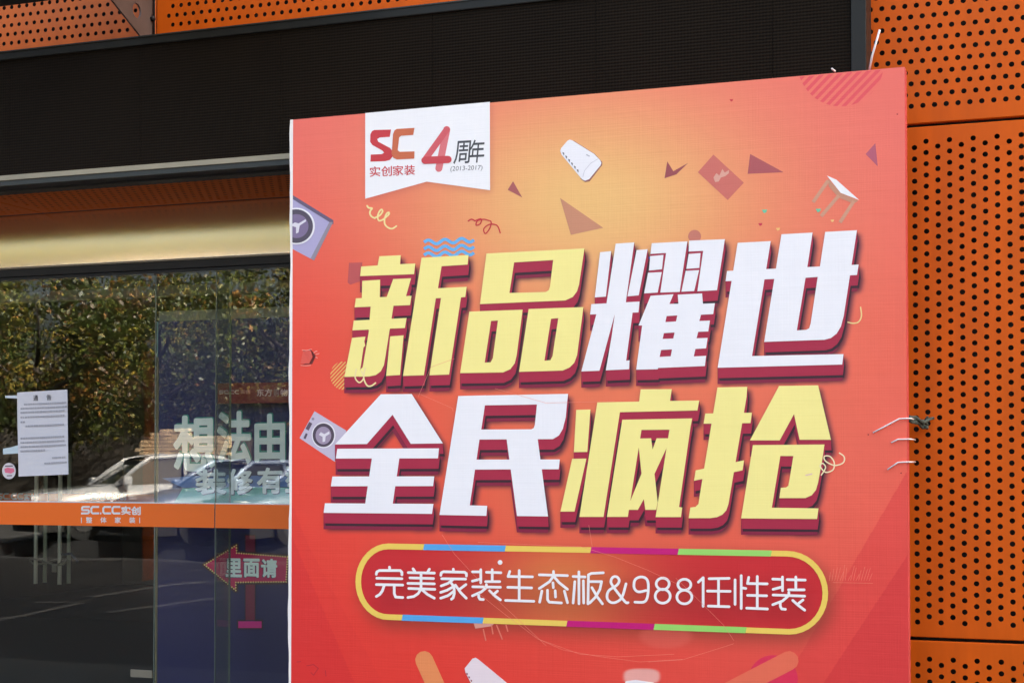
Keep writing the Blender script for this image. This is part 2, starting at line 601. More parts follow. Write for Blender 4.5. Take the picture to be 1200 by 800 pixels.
# ------------------------------------------------------------------ the shop building
PITCH_H = 0.0586
HOLE = 0.0138
bld = tag(empty('shop_building', (0, 0, 0)), 'orange perforated metal clad shop building with recessed glass entrance', 'building')

Z_SEAM1 = pix(1130, 143.0, 0).z
Z_SEAM2 = pix(1130, 750.0, 0).z
Z_LED_TOP = pix(0, 61, -0.25).z
Z_SOFFIT = pix(0, 225.5, 0).z
Y_FASCIA = 0.78
Y_GLASS = 0.80
Z_FASCIA_BOT = pix(0, 316, Y_FASCIA).z
X_OPEN_R = -1.9          # right jamb of the entrance, hidden by the billboard


def perf(name, W, H, lines, m, P, parent, margin=0.035):
    """perforated sheet in local u (width), v (height); P(u, v, w) maps to world, w = depth behind the face"""
    p = PITCH_H
    verts, faces = [], []
    quad = lambda u0, v0, u1, v1: add([(u0, v0), (u1, v0), (u1, v1), (u0, v1)])

    def add(pts, w=0.0):
        n = len(verts)
        verts.extend(P(u, v, w) for u, v in pts)
        faces.append(list(range(n, n + len(pts))))
    sw = lines == 'rows'
    U, V = (H, W) if sw else (W, H)       # walk along columns; rows are the same thing turned
    g = (lambda a, b: (b, a)) if sw else (lambda a, b: (a, b))
    ncol = int((U - 2 * margin) / p); nrow = int((V - 2 * margin) / p - 0.5)
    mu = (U - ncol * p) / 2; mv = (V - (nrow + 0.5) * p) / 2
    def q(u0, v0, u1, v1):
        pts = [g(u0, v0), g(u1, v0), g(u1, v1), g(u0, v1)]
        n = len(verts); verts.extend(P(a, b, 0) for a, b in pts); faces.append([n, n + 1, n + 2, n + 3] if not sw else [n + 3, n + 2, n + 1, n])
    e = 0.004
    q(e, e, mu, V - e); q(U - mu, e, U - e, V - e)
    an = [R(45 + 30 * k) for k in range(12)]
    sqp = []
    for (ax, ay), (bx, by) in (((1, 1), (-1, 1)), ((-1, 1), (-1, -1)), ((-1, -1), (1, -1)), ((1, -1), (1, 1))):
        for k in range(3): sqp.append((ax + (bx - ax) * k / 3, ay + (by - ay) * k / 3))
    for c in range(ncol):
        u0 = mu + c * p; sh = (p / 2 if c % 2 else 0.0)
        v0 = mv + sh
        q(u0, e, u0 + p, v0); q(u0, v0 + nrow * p, u0 + p, V - e)
        for r in range(nrow):
            cu, cv = u0 + p / 2, v0 + r * p + p / 2
            n = len(verts)
            verts.extend(P(*g(cu + a * p / 2, cv + b * p / 2), 0) for a, b in sqp)
            verts.extend(P(*g(cu + math.cos(t) * HOLE, cv + math.sin(t) * HOLE), 0) for t in an)
            verts.extend(P(*g(cu + math.cos(t) * HOLE, cv + math.sin(t) * HOLE), 0.0015) for t in an)
            for k in range(12):
                j = (k + 1) % 12
                fc = [n + k, n + j, n + 12 + j, n + 12 + k]; fd = [n + 12 + k, n + 12 + j, n + 24 + j, n + 24 + k]
                faces.append(fc if not sw else fc[::-1]); faces.append(fd if not sw else fd[::-1])
    # chamfered edge and return flange
    ring = lambda d: [(d, d), (W - d, d), (W - d, H - d), (d, H - d)]
    n = len(verts)
    for d, w in ((e, 0), (0, e), (0, 0.035)): verts.extend(P(u, v, w) for u, v in ring(d))
    for L in range(2):
        for k in range(4):
            a = n + L * 4 + k; b = n + L * 4 + (k + 1) % 4
            faces.append([a, a + 4, b + 4, b])
    return link(name, mesh(name, verts, faces), m, parent)


def wall_panel(x0, x1, z0, z1, lines, m, y=0.0, tilt=0.0):
    return perf('perforated_panel', x1 - x0, z1 - z0, lines, m, lambda u, v, w: (x0 + u, y + w + tilt * v, z0 + v), bld)


XR0, XR1 = -1.75, 2.3
wall_panel(XR0, XR1, Z_SEAM1 + 0.009, Z_SEAM1 + 1.25, 'rows', M['orange'])
wall_panel(XR0, XR1, Z_SEAM2 + 0.009, Z_SEAM1 - 0.009, 'cols', M['orange'])
wall_panel(XR0, XR1, 0.09, Z_SEAM2 - 0.009, 'cols', M['orange'])
Z_UP = Z_LED_TOP - 0.12
X_SEAM = pix(183, 20, 0).x
wall_panel(-9.5, X_SEAM - 0.004, Z_UP, Z_UP + 0.80, 'rows', M['orange_sheen'])
wall_panel(X_SEAM + 0.004, XR0 - 0.008, Z_UP, Z_UP + 0.80, 'rows', M['orange'])
# soffit above the recessed entrance: two sheets with a joint
XJ = pix(22, 244, 0.5).x
for x0, x1 in ((-11.0, XJ - 0.006), (XJ + 0.006, X_OPEN_R)):
    perf('soffit_panel', x1 - x0, Y_FASCIA - 0.03, 'rows', M['soffit'],
         lambda u, v, w, x0=x0: (x0 + u, 0.015 + v, Z_SOFFIT + w), bld, margin=0.05)
# backing carcass; unseen walls and roof beyond it are sized to block the sun
box('backing_wall', -11.5, 2.6, 0.10, 0.30, Z_SOFFIT + 0.09, 9.19, M['dark_cavity'], bld)
box('backing_wall', X_OPEN_R, 2.6, 0.10, 0.30, -0.04, Z_SOFFIT + 0.085, M['dark_cavity'], bld)
box('soffit_backing', -11.5, X_OPEN_R - 0.01, 0.31, 0.95, Z_SOFFIT + 0.08, Z_SOFFIT + 0.2, M['dark_cavity'], bld)
box('upper_shade_wall', -11.5, 2.6, 0.0, 0.095, Z_UP + 1.1, 18.6, M['orange'], bld)  # unseen upper wall, made tall enough to keep the forecourt in shade
box('roof', -24, 40, 0.305, 9.5, 17.6, 18.5, M['roof_dark'], bld)
box('upper_shade_core', -11.5, 2.6, 0.10, 0.303, 9.195, 18.6, M['roof_dark'], bld)
box('rear_shade_wall', -24, 40, 9.51, 9.7, 0.0, 18.5, M['roof_dark'], bld)  # unseen, added to stop sunlight leaking in from behind
box('side_shade_wall', 2.61, 40, 0.0, 0.3, 0.0, 18.6, M['orange'], bld)  # unseen stretch, run far sideways so its shadow covers the street
box('side_shade_wall', -24, -11.51, 0.0, 0.3, 0.0, 18.6, M['orange'], bld)
# champagne metal fascia over the glass and the black head frame
# gently bowed sheet, so its upper part mirrors the soffit and its middle the sky
v, f = [], []
zf0, zf1 = Z_FASCIA_BOT, Z_SOFFIT - 0.002
for i in range(25):
    t = i / 24 * 2 - 1
    y = Y_FASCIA - 0.010 * (1 - t * t)
    v += [(-11.0, y, zf0 + (zf1 - zf0) * i / 24), (X_OPEN_R, y, zf0 + (zf1 - zf0) * i / 24)]
for i in range(24): f.append([2 * i, 2 * i + 1, 2 * i + 3, 2 * i + 2])
n = len(v); v += [(-11.0, Y_FASCIA + 0.05, zf0), (X_OPEN_R, Y_FASCIA + 0.05, zf0)]; f.append([0, n, n + 1, 1])
link('metal_fascia', mesh('metal_fascia', v, f), M['champagne'], bld, smooth=True)
Z_HEAD = pix(0, 331, Y_GLASS).z
box('head_frame', -11.0, X_OPEN_R, Y_FASCIA + 0.012, Y_FASCIA + 0.10, Z_HEAD + 0.035, Z_FASCIA_BOT - 0.003, M['black'], bld, bevel=0.002)
box('head_frame', -11.0, X_OPEN_R, Y_FASCIA + 0.022, Y_FASCIA + 0.10, Z_HEAD, Z_HEAD + 0.032, M['black'], bld, bevel=0.002)
box('jamb', X_OPEN_R, X_OPEN_R + 0.1, 0.31, 1.4, 0.0, Z_SOFFIT, M['interior_dark'], bld)
# glass panes, joint at x = 252 px, door edge at x = 180 px
X_JOINT = pix(252, 600, Y_GLASS).x
X_DOOR = pix(181, 600, Y_GLASS).x
Zg0 = 0.055
for x0, x1 in ((-11.0, X_DOOR - 0.004), (X_DOOR + 0.004, X_JOINT - 0.003), (X_JOINT + 0.003, X_OPEN_R)):
    box('glass_pane', x0, x1, Y_GLASS, Y_GLASS + 0.012, Zg0, Z_HEAD + 0.01, M['glass'], bld)
box('door_edge_profile', X_DOOR - 0.0095, X_DOOR + 0.0095, Y_GLASS + 0.013, Y_GLASS + 0.03, Zg0, pix(181, 418, Y_GLASS).z, fm((150, 140, 112)), bld)
box('door_edge_seal', X_DOOR - 0.0035, X_DOOR + 0.0035, Y_GLASS + 0.001, Y_GLASS + 0.011, Zg0, Z_HEAD, M['glass_edge'], bld)
xa = pix(153, 788, Y_GLASS - 0.01).x; za = pix(160, 793, Y_GLASS - 0.01).z; zb = pix(160, 784, Y_GLASS - 0.01).z
box('floor_patch_fitting', xa, X_DOOR - 0.005, Y_GLASS - 0.012, Y_GLASS - 0.001, za, zb, fm((128, 122, 106)), bld, bevel=0.002)
fin_d = 0.19
box('glass_fin', X_JOINT - 0.008, X_JOINT + 0.008, Y_GLASS + 0.016, Y_GLASS + fin_d, Zg0, Z_HEAD - 0.01, M['fin_glass'], bld)
box('fin_edge', X_JOINT - 0.007, X_JOINT + 0.007, Y_GLASS + fin_d + 0.001, Y_GLASS + fin_d + 0.006, Zg0, Z_HEAD - 0.01, M['glass_edge'], bld)
box('joint_seal', X_JOINT - 0.0025, X_JOINT + 0.0025, Y_GLASS + 0.001, Y_GLASS + 0.011, Zg0, Z_HEAD, M['glass_edge'], bld)
# the orange film strip across the glass with its lettering
zs0 = pix(120, 616.0, Y_GLASS).z; zs1 = pix(120, 589.0, Y_GLASS).z
YS = Y_GLASS - 0.003
for x0, x1 in ((-11.0, X_JOINT - 0.004), (X_JOINT + 0.004, X_OPEN_R)):
    st = box('glass_strip', x0, x1, YS, Y_GLASS - 0.0005, zs0, zs1, M['strip'], bld)
    box('strip_white_edge', x0, x1, YS, Y_GLASS - 0.0005, zs1 + 0.0005, zs1 + 0.008, M['white_vinyl'], st)
W_ = M['white_vinyl']


def sccc(u0, u1, v0, v1, Y, m, parent, w, dot=True, place=None):
    """block letters S C . C C inside a pixel box, returned as one lettering mesh"""
    lw = (u1 - u0) / 4.48
    sh = []
    xs = [u0, u0 + lw * 1.06, u0 + lw * 2.42, u0 + lw * 3.48]
    h = v1 - v0
    a = w / 2
    for i, x in enumerate(xs):
        t, b_, mid = v0 + a, v1 - a, (v0 + v1) / 2
        if i == 0:
            L = [(x + lw, t), (x + a + 1.2, t), (x + a, t + 1), (x + a, mid - 0.6), (x + a + 0.8, mid), (x + lw - a - 0.8, mid), (x + lw - a, mid + 0.8), (x + lw - a, b_ - 1), (x + lw - a - 1, b_), (x, b_)]
        else:
            L = [(x + lw, t), (x + a + 1.5, t), (x + a, t + 1.5), (x + a, b_ - 1.5), (x + a + 1.5, b_), (x + lw, b_)]
        sh += stroke([L], w, cap=False)
    if dot:
        x = u0 + lw * 2.17
        sh.append(([(x, v1 - w), (x + lw * .14, v1 - w), (x + lw * .14, v1), (x, v1)], []))
    return flat('strip_lettering', sh, Y, m, parent)


YT = YS - 0.001
sccc(95, 141.0, 592.4, 602.3, YT, W_, st, 2.3)
lettering('strip_lettering', '实创', [(142, 592.6), (165, 593.0), (165, 603.2), (142, 602.8)], YT, W_, st, 0.035)
for i, ch in enumerate('整体家装'):
    x = 100.8 + i * 16.85
    lettering('strip_lettering', ch, [(x, 605.3 + .1 * i), (x + 7.2, 605.4 + .1 * i), (x + 7.2, 612.4 + .1 * i), (x, 612.2 + .1 * i)], YT, W_, st, 0.02)
for x in (95.4, 163.6):
    flat('strip_lettering', [shp([(x - .4, 606), (x + .5, 606), (x + .5, 612.5), (x - .4, 612.5)])], YT, W_, st)

# vestibule behind the glass
box('interior_floor', -11.5, X_OPEN_R, 0.95, 9.0, -0.04, 0.045, M['interior_floor'], bld)
box('threshold', -11.5, X_OPEN_R, 0.745, 0.945, -0.04, 0.052, M['grey_green'], bld)
Z_CEIL = Z_HEAD + 0.35
box('interior_ceiling', -11.5, X_OPEN_R, 0.96, 9.0, Z_CEIL, Z_CEIL + 0.1, M['interior_dark'], bld)
box('interior_wall', -11.5, X_OPEN_R, 9.01, 9.2, 0.02, Z_CEIL, M['interior_dark'], bld)
box('interior_wall', -11.7, -11.51, 0.32, 9.2, 0.02, Z_CEIL + 0.1, M['interior_dark'], bld)
box('interior_wall', X_OPEN_R + 0.11, X_OPEN_R + 0.2, 0.32, 9.2, 0.02, Z_CEIL + 0.1, M['interior_dark'], bld)
YB = 2.4
box('bulkhead', -11.4, X_DOOR + 0.5, YB, YB + 0.1, pix(60, 352, YB).z, pix(60, 341, YB).z, M['interior_pale'], bld)
YB = 1.5
box('bulkhead', pix(186, 370, YB).x, X_OPEN_R - 0.01, YB, YB + 0.06, pix(260, 375, YB).z, pix(260, 362, YB).z, M['interior_pale'], bld)

# inner glass doors with long pull handles, a ghost strip on them
Y_IN = 4.9
door_x = pix(57, 600, Y_IN).x
doors = []
for k, (x0, x1) in enumerate(((door_x - 1.35, door_x - 0.006), (door_x + 0.006, door_x + 1.35))):
    side = ('left', 'right')[k]
    d = tag(empty('glass_door'), 'inner frameless glass door leaf with long pull handles, %s leaf of the pair' % side, 'door', 'inner glass door pair')
    box('pane', x0, x1, Y_IN, Y_IN + 0.012, 0.06, Z_HEAD, M['glass'], d)
    z0, z1 = pix(42, 600, Y_IN).z, pix(42, 578, Y_IN).z
    stp = box('film_strip', x0, x1, Y_IN - 0.003, Y_IN - 0.0005, z0 - 0.03, z1, M['strip'], d)
    u = (0, 100)[k]
    sccc(u - 4 if k == 0 else 99, 27 if k == 0 else 131, 577.5, 585.0, Y_IN - 0.004, W_, stp, 1.7)
    lettering('strip_lettering', '实创', [((28 if k == 0 else 132), 578), ((42 if k == 0 else 148), 578), ((42 if k == 0 else 148), 585.5), ((28 if k == 0 else 132), 585.5)], Y_IN - 0.004, W_, stp, 0.03)
    hx = pix(42, 650, Y_IN - 0.07).x if k == 0 else pix(70, 650, Y_IN - 0.07).x
    for yy, r in ((Y_IN - 0.07, 0.021), (Y_IN + 0.082, 0.021)):
        hz0 = pix(56, 684, Y_IN - .07).z
        h = tube('pull_handle', [(hx, yy, hz0), (hx, yy, 1.75)], r, fm((228, 224, 205), 0.35), d)
        for hz in (hz0 + 0.25, 1.55):
            tube('standoff', [(hx, yy, hz), (hx, Y_IN + (0 if yy < Y_IN else 0.012), hz)], 0.010, M['aluminium'], h)
    doors.append(hx)
# chain and padlock round the handles
hz = pix(60, 655, Y_IN).z
a, b = doors
lk = tag(empty('chain_lock'), 'pale steel chain looped around the door pull handles', 'chain lock')
loop = []
for t in range(17):
    an = 2 * math.pi * t / 16
    loop.append(((a + b) / 2 + (abs(b - a) / 2 + 0.07) * math.cos(an), Y_IN - 0.07 + 0.045 * math.sin(an), hz + 0.03 * math.sin(2 * an) - 0.02))
tube('chain_sleeve', loop, 0.011, M['chain'], lk, n=6)
tube('shackle', [(b - 0.02, Y_IN - 0.11, hz - 0.05), (b + 0.05, Y_IN - 0.12, hz - 0.02), (b + 0.07, Y_IN - 0.12, hz + 0.06)], 0.008, M['chain'], lk, n=6)
tube('blue_sleeve', [(b + 0.05, Y_IN - 0.10, hz + 0.06), (b + 0.16, Y_IN - 0.10, hz + 0.07), (b + 0.24, Y_IN - 0.10, hz - 0.01)], 0.014, M['blue_hose'], lk, n=6)
box('padlock_body', b - 0.05, b + 0.0, Y_IN - 0.135, Y_IN - 0.10, hz - 0.12, hz - 0.05, M['chain'], lk, bevel=0.004)

# ------------------------------------------------------------------ LED screen
Z_LED_BOT = pix(0, 211, -0.25).z
X_LED_R = pix(1015, 40, -0.25).x
led = tag(empty('led_screen'), 'long dark LED display screen mounted above the glass entrance', 'LED screen')
xs = pix(163, 140, -0.25).x
cw = 0.96
edges = [xs + k * cw for k in range(-6, 9) if xs + k * cw < X_LED_R - 0.30] + [X_LED_R - 0.078]
for a, b in zip(edges[:-1], edges[1:]):
    o = box('led_cabinet', a + 0.0012, b - 0.0012, -0.235 + random.uniform(-.0006, .0006), -0.10, Z_LED_BOT + 0.028, Z_LED_TOP - 0.055, M['led'], led)
xl = edges[0] - 0.05
box('top_frame', xl, X_LED_R, -0.25, 0.0 - 0.003, Z_LED_TOP - 0.054, Z_LED_TOP, M['frame_dark'], led, bevel=0.006)
box('top_frame_lip', xl, X_LED_R, -0.256, -0.2505, Z_LED_TOP - 0.006, Z_LED_TOP + 0.001, M['grey_green'], led)
box('right_frame', X_LED_R - 0.076, X_LED_R, -0.25, -0.003, Z_LED_BOT - 0.03, Z_LED_TOP - 0.055, M['frame_dark'], led, bevel=0.004)
box('bottom_frame', xl, X_LED_R - 0.077, -0.25, -0.10, Z_LED_BOT - 0.005, Z_LED_BOT + 0.027, M['beige_metal'], led, bevel=0.002)
box('bottom_tray', xl, X_LED_R - 0.077, -0.24, -0.22, Z_LED_BOT - 0.036, Z_LED_BOT - 0.006, M['grey_green'], led)
box('bottom_cover', xl, X_LED_R - 0.077, -0.219, -0.101, Z_LED_BOT - 0.034, Z_LED_BOT - 0.0055, M['black'], led)
box('back_case', xl, X_LED_R - 0.077, -0.099, -0.004, Z_LED_BOT - 0.044, Z_LED_TOP - 0.056, M['black'], led)

# ------------------------------------------------------------------ steel gusset bracket and the sign beam it carries
bx = X_SEAM - 0.02
pb = pix(178, 40, -0.01)
brk = tag(empty('gusset_bracket', (0, 0, 0)), 'brown triangular steel gusset plate with round hole above the screen', 'bracket')
zb_ = Z_LED_TOP + 0.015
out_ = [(-0.012, zb_), (-0.012, zb_ + 1.0), (-1.5, zb_ + 1.0), (-1.5, zb_ + 0.62), (-0.10, zb_)]
hc, hr = (-0.19, zb_ + 0.165), 0.045
hole = [(hc[0] + hr * math.cos(t * math.pi / 10), hc[1] + hr * math.sin(t * math.pi / 10)) for t in range(20)]
tv, tf = triangulate([shp(out_, hole)])
v, f = [], []
for s_, x in ((0, bx + 0.006), (1, bx - 0.006)):
    n = len(v); v += [(x, p[0], p[1]) for p in tv]
    f += [[n + i for i in (t if s_ == 0 else t[::-1])] for t in tf]
for loop in (out_, hole):
    n = len(v); k = len(loop)
    v += [(bx + 0.006, *p) for p in loop] + [(bx - 0.006, *p) for p in loop]
    f += [[n + i, n + (i + 1) % k, n + k + (i + 1) % k, n + k + i] for i in range(k)]
link('gusset_plate', mesh('gusset_plate', v, f), M['steel_plate'], brk)
tube('fixing_rod', [(bx + 0.018, -0.02, zb_ - 0.02), (bx + 0.018, -0.02, zb_ + 0.9)], 0.007, M['black'], brk)
tube('bolt', [(bx + 0.010, -0.035, zb_ + 0.16), (bx + 0.030, -0.035, zb_ + 0.16)], 0.016, M['black'], brk, n=6)
q = pix(0, 8, -0.8)
box_o = box('sign_beam', -9.0, pix(330, 0, -0.8).x, -1.0, -0.8, q.z, q.z + 0.35, M['grey_green'])
tag(box_o, 'grey green horizontal beam at the top left corner above the orange panels', 'beam')

# ------------------------------------------------------------------ poster and banner inside the window
YP = 1.12
poster = tag(empty('window_poster'), 'navy window poster with white lettering and a magenta arrow sign, inside glass', 'poster')
xl = pix(184, 600, YP).x; zt = pix(260, 374, YP).z
box('poster_board', xl, X_OPEN_R - 0.02, YP + 0.002, YP + 0.03, 0.06, zt, mat('navy_print', C(19, 17, 82), 0.5, vary=0.12, vscale=1.2), poster)
box('poster_edge', xl - 0.014, xl - 0.001, YP, YP + 0.03, 0.06, zt, fm((120, 150, 150)), poster)
Ya = YP
teal = [(214, 572), (250, 570), (345, 571), (345, 596), (200, 596)]
flat('teal_band', [shp(teal)], Ya, fm((70, 165, 150)), poster)
flat('blue_band', [shp([(190, 560), (250, 556), (345, 558), (345, 570), (214, 571)])], Ya - .001, fm((90, 120, 180)), poster)
chars = (('想', 203, 487, 252, 552), ('法', 254, 482, 294, 543), ('由', 298, 485, 334, 541))
for ch, x0, y0, x1, y1 in chars:
    for dx, dy, col, yo, bd in ((1.2, -1.2, (40, 140, 130), .0015, .04), (0, 0, (235, 240, 235), .003, .03)):
        lettering('poster_character', ch, [(x0 + dx, y0 + dy), (x1 + dx, y0 + dy - 1), (x1 + dx, y1 + dy), (x0 + dx, y1 + dy)], Ya - yo, fm(col), poster, bd)
for ch, x0, y0, x1, y1 in (('装', 229, 550, 265, 579), ('修', 266, 549, 296, 579), ('有', 301, 548, 331, 578), ('型', 334, 545, 362, 577)):
    for dx, dy, col, yo, bd in ((0.9, 1.2, (30, 40, 70), .0015, .04), (0, 0, (240, 242, 242), .003, .035)):
        lettering('poster_character', ch, [(x0 + dx, y0 + dy), (x1 + dx, y0 + dy - 1), (x1 + dx, y1 + dy), (x0 + dx, y1 + dy)], Ya - yo, fm(col), poster, bd)
Z4 = zp(230, 620, 6.4)
arrow = Z4([(62, 264), (300, 118), (303, 176), (684, 205), (674, 392), (296, 396), (296, 456)])
dk = (70, 22, 40)
flat('post_outline', stroke([Z4([(370, 45), (440, 45), (438, 680), (495, 683), (495, 742), (310, 742), (310, 683), (370, 680), (370, 45)])], 2.2), Ya - .0005, fm((48, 14, 40)), poster)
flat('sign_post', [shp(Z4([(370, 45), (440, 45), (438, 680), (370, 680)]))], Ya - .001, fm((122, 16, 60)), poster)
flat('sign_post_base', [shp(Z4([(315, 688), (490, 688), (490, 738), (315, 738)]))], Ya - .002, fm((215, 20, 130)), poster)
flat('arrow_outline', stroke([arrow + [arrow[0]]], 5.5), Ya - .003, fm(dk), poster)
flat('arrow_panel', [shp(arrow)], Ya - .004, fm((205, 10, 88)), poster)
dots = []
loop = arrow + [arrow[0]]
for p, q_ in zip(loop[:-1], loop[1:]):
    L = math.hypot(q_[0] - p[0], q_[1] - p[1]); n = max(1, round(L / 2.9))
    dots += [(p[0] + (q_[0] - p[0]) * i / n, p[1] + (q_[1] - p[1]) * i / n) for i in range(n)]
flat('arrow_bulbs', [shp(circ(x, y, 0.95, n=8)) for x, y in dots], Ya - .005, fm((255, 225, 140)), poster)
for i, ch in enumerate('里面请'):
    x0 = 264.5 + i * 20.7
    y0 = 653.5 + i * .3
    for dx, dy, col, yo in ((-1.0, .8, (60, 60, 95), .005), (0, 0, (235, 245, 240), .0065)):
        lettering('arrow_character', ch, [(x0 + dx, y0 + dy), (x0 + 19 + dx, y0 + .3 + dy), (x0 + 19 + dx, y0 + 22.5 + dy), (x0 + dx, y0 + 22 + dy)], Ya - yo, fm(col), poster, 0.035)

YR = 1.04
ban = tag(empty('red_banner'), 'narrow dark red banner with pale lettering hanging above the poster characters', 'banner')
flat('banner_cloth', [shp([(255, 449), (345, 447.5), (345, 471.5), (255, 473)])], YR, fm((120, 20, 28)), ban)
sccc(256.5, 280, 457, 461.5, YR - .001, fm((205, 170, 165)), ban, 1.0)
lettering('banner_character', '实创', [(282, 456.5), (293, 456.3), (293, 461), (282, 461.2)], YR - .001, fm((190, 130, 125)), ban, 0.02)
for ch, x0, x1, c_ in (('东', 301, 309, 215), ('方', 310, 319, 215), ('购', 320.5, 327, 160), ('物', 328.5, 337, 215)):
    lettering('banner_character', ch, [(x0, 455.5), (x1, 455.3), (x1, 464), (x0, 464.2)], YR - .001, fm((c_, c_ - 40, c_ - 45)), ban, 0.02)

# notice sheet taped outside the glass
YN = Y_GLASS - 0.004
notice = tag(empty('notice_sheet'), 'white printed paper notice taped to the glass door', 'notice')
v, f = [], []
NU, NV = 10, 14
for j in range(NV + 1):
    for i in range(NU + 1):
        a, b = i / NU, j / NV
        x = (20.5 * (1 - a) + 79 * a) * (1 - b) + (22.5 * (1 - a) + 81 * a) * b
        y = (459.8 * (1 - a) + 456.3 * a) * (1 - b) + (558 * (1 - a) + 555.6 * a) * b
        p = pix(x, y, YN)
        p.y -= 0.003 * math.sin(a * 5 + b * 3) + 0.004 + 0.02 * max(0, b - .85) * (1 - a)
        v.append(p)
for j in range(NV):
    for i in range(NU):
        n = j * (NU + 1) + i
        f.append([n, n + NU + 1, n + NU + 2, n + 1])
sheet = link('paper', mesh('paper', v, f), M['paper'], notice, smooth=True)
YL = YN - 0.0095
lettering('title_character', '通', [(39, 463), (44.5, 462.8), (44.5, 469.3), (39, 469.5)], YL, fm((45, 45, 55)), notice, 0.01)
lettering('title_character', '告', [(54.5, 462.2), (60, 462), (60, 468.5), (54.5, 468.7)], YL, fm((45, 45, 55)), notice, 0.01)
rows = [(28, 76, 474), (24, 76, 478.7), (24, 76, 483.4), (24, 75, 489), (24, 27, 494.5), (30, 74, 499.5), (24, 74, 513.5), (24, 75, 518.5), (24, 76, 523.5), (24, 53, 528.5), (61, 76, 538), (52, 77, 544)]
for x0, x1, y in rows:
    sh = []
    x = x0
    while x < x1:
        w = random.uniform(1.2, 2.6)
        yy = y - (x - 24) * 0.05
        sh.append(shp([(x, yy - 1.0), (x + w, yy - 1.05), (x + w, yy + .9), (x, yy + 1.0)]))
        x += w + random.uniform(0.35, 0.8)
    flat('text_line', sh, YL, fm((172, 172, 182)), notice)
flat('tape', [shp([(6, 463.5), (20.5, 463), (20.5, 466.8), (6, 466)])], YN - .001, fm((215, 225, 235)), notice)
flat('tape', [shp([(3.5, 525.5), (12, 524), (21, 521.5), (21.5, 531), (3.5, 532)])], YN - .001, fm((205, 225, 235)), notice)
stk = tag(empty('round_sticker'), 'small round white and pink sticker on the glass below the notice', 'sticker')
flat('disc', [shp(circ(10.5, 551.5, 8, 9.6))], YN - .001, fm((225, 220, 225)), stk)
flat('pink_mark', [shp([(5, 549), (9, 547.5), (16, 548.5), (17, 552), (13, 554.5), (6, 553.5)])], YN - .002, fm((235, 120, 150)), stk)
flat('text_line', [shp([(6, 545.2), (15, 545), (15, 546.3), (6, 546.5)]), shp([(8, 556.5), (14, 556.3), (14, 557.5), (8, 557.7)])], YN - .002, fm((110, 90, 105)), stk)

# ------------------------------------------------------------------ the billboard
YF = -0.40
LAY = 0.0006
board = tag(empty('billboard'), 'large red and orange printed promotional billboard standing before the facade', 'billboard')
X0 = pix(342.3, 470, YF).x; X1 = pix(1062.3, 440, YF).x
XW = pix(338.6, 470, YF).x
ZT = 0.5 * (pix(342, 140.5, YF).z + pix(1061.5, 78.5, YF).z)
ZB = 0.06

# headline outlines, read off the photograph
a_ = zp(400, 270, 4)
xin = [shp(a_([(178, 121), (279, 116), (275, 158), (347, 155), (341, 205), (88, 214), (93, 169), (170, 164)])),
       shp(a_([(98, 236), (182, 231), (180, 316), (96, 320)])), shp(a_([(243, 228), (327, 224), (302, 312), (211, 316)])),
       shp(a_([(68, 318), (329, 306), (322, 350), (62, 360)])), shp(a_([(138, 350), (246, 345), (227, 466), (128, 470)])),
       shp(a_([(58, 422), (306, 410), (298, 457), (52, 468)])),
       shp(a_([(131, 460), (228, 455), (207, 590), (200, 630), (185, 660), (162, 677), (130, 684), (82, 685), (90, 650), (100, 640)])),
       shp(a_([(50, 503), (113, 497), (108, 520), (112, 540), (104, 548), (84, 684), (14, 686)])),
       shp(a_([(229, 496), (292, 491), (275, 677), (210, 681)])),
       shp(a_([(376, 128), (597, 115), (592, 160), (470, 168), (453, 271), (588, 264), (581, 312), (561, 314), (505, 675), (413, 678), (467, 317), (443, 318), (387, 678), (289, 681)]))]
b_ = zp(530, 270, 4)
pin = [shp(b_([(160, 108), (620, 84), (594, 255), (585, 285), (565, 312), (530, 328), (130, 345)]), b_([(290, 150), (473, 139), (458, 262), (452, 280), (438, 288), (268, 293)])),
       shp(b_([(80, 380), (330, 371), (302, 585), (293, 622), (272, 650), (238, 665), (37, 668)]), b_([(182, 424), (214, 422), (190, 598), (180, 617), (152, 619)])),
       shp(b_([(358, 368), (615, 359), (585, 585), (572, 620), (550, 642), (518, 656), (313, 662)]), b_([(463, 414), (497, 411), (470, 588), (460, 607), (432, 610)]))]
c_ = zp(680, 260, 4)
yao = [shp(c_([(93, 142), (145, 137), (120, 350), (68, 354)])), shp(c_([(166, 102), (253, 96), (213, 380), (122, 388)])),
       shp(c_([(264, 132), (316, 128), (274, 344), (221, 349)])), shp(c_([(52, 385), (278, 373), (273, 424), (46, 434)])),
       shp(c_([(76, 430), (164, 424), (90, 697), (5, 700)])), shp(c_([(163, 424), (246, 420), (215, 650), (231, 648), (229, 690), (120, 695), (148, 530)])),
       shp(c_([(335, 100), (502, 91), (466, 328), (375, 331), (402, 146), (329, 150)])), shp(c_([(328, 160), (390, 155), (383, 222), (322, 228)])), shp(c_([(318, 238), (382, 235), (363, 331), (299, 335)])),
       shp(c_([(510, 88), (678, 81), (641, 320), (549, 325), (576, 136), (508, 139)])), shp(c_([(508, 150), (564, 146), (558, 216), (497, 220)])), shp(c_([(494, 229), (557, 226), (534, 324), (474, 327)])),
       shp(c_([(330, 346), (437, 339), (418, 384), (460, 383), (457, 341), (571, 335), (575, 383), (631, 381), (623, 432), (566, 435), (558, 464), (608, 462), (600, 513), (553, 515), (545, 545), (597, 543), (590, 592), (540, 595), (532, 630), (590, 627), (584, 675), (365, 684), (363, 690), (262, 692), (290, 485), (273, 485)]),
           c_([(405, 441), (455, 438), (449, 466), (399, 469)]), c_([(392, 521), (442, 518), (436, 546), (386, 548)]), c_([(379, 600), (430, 597), (424, 629), (372, 632)]))]
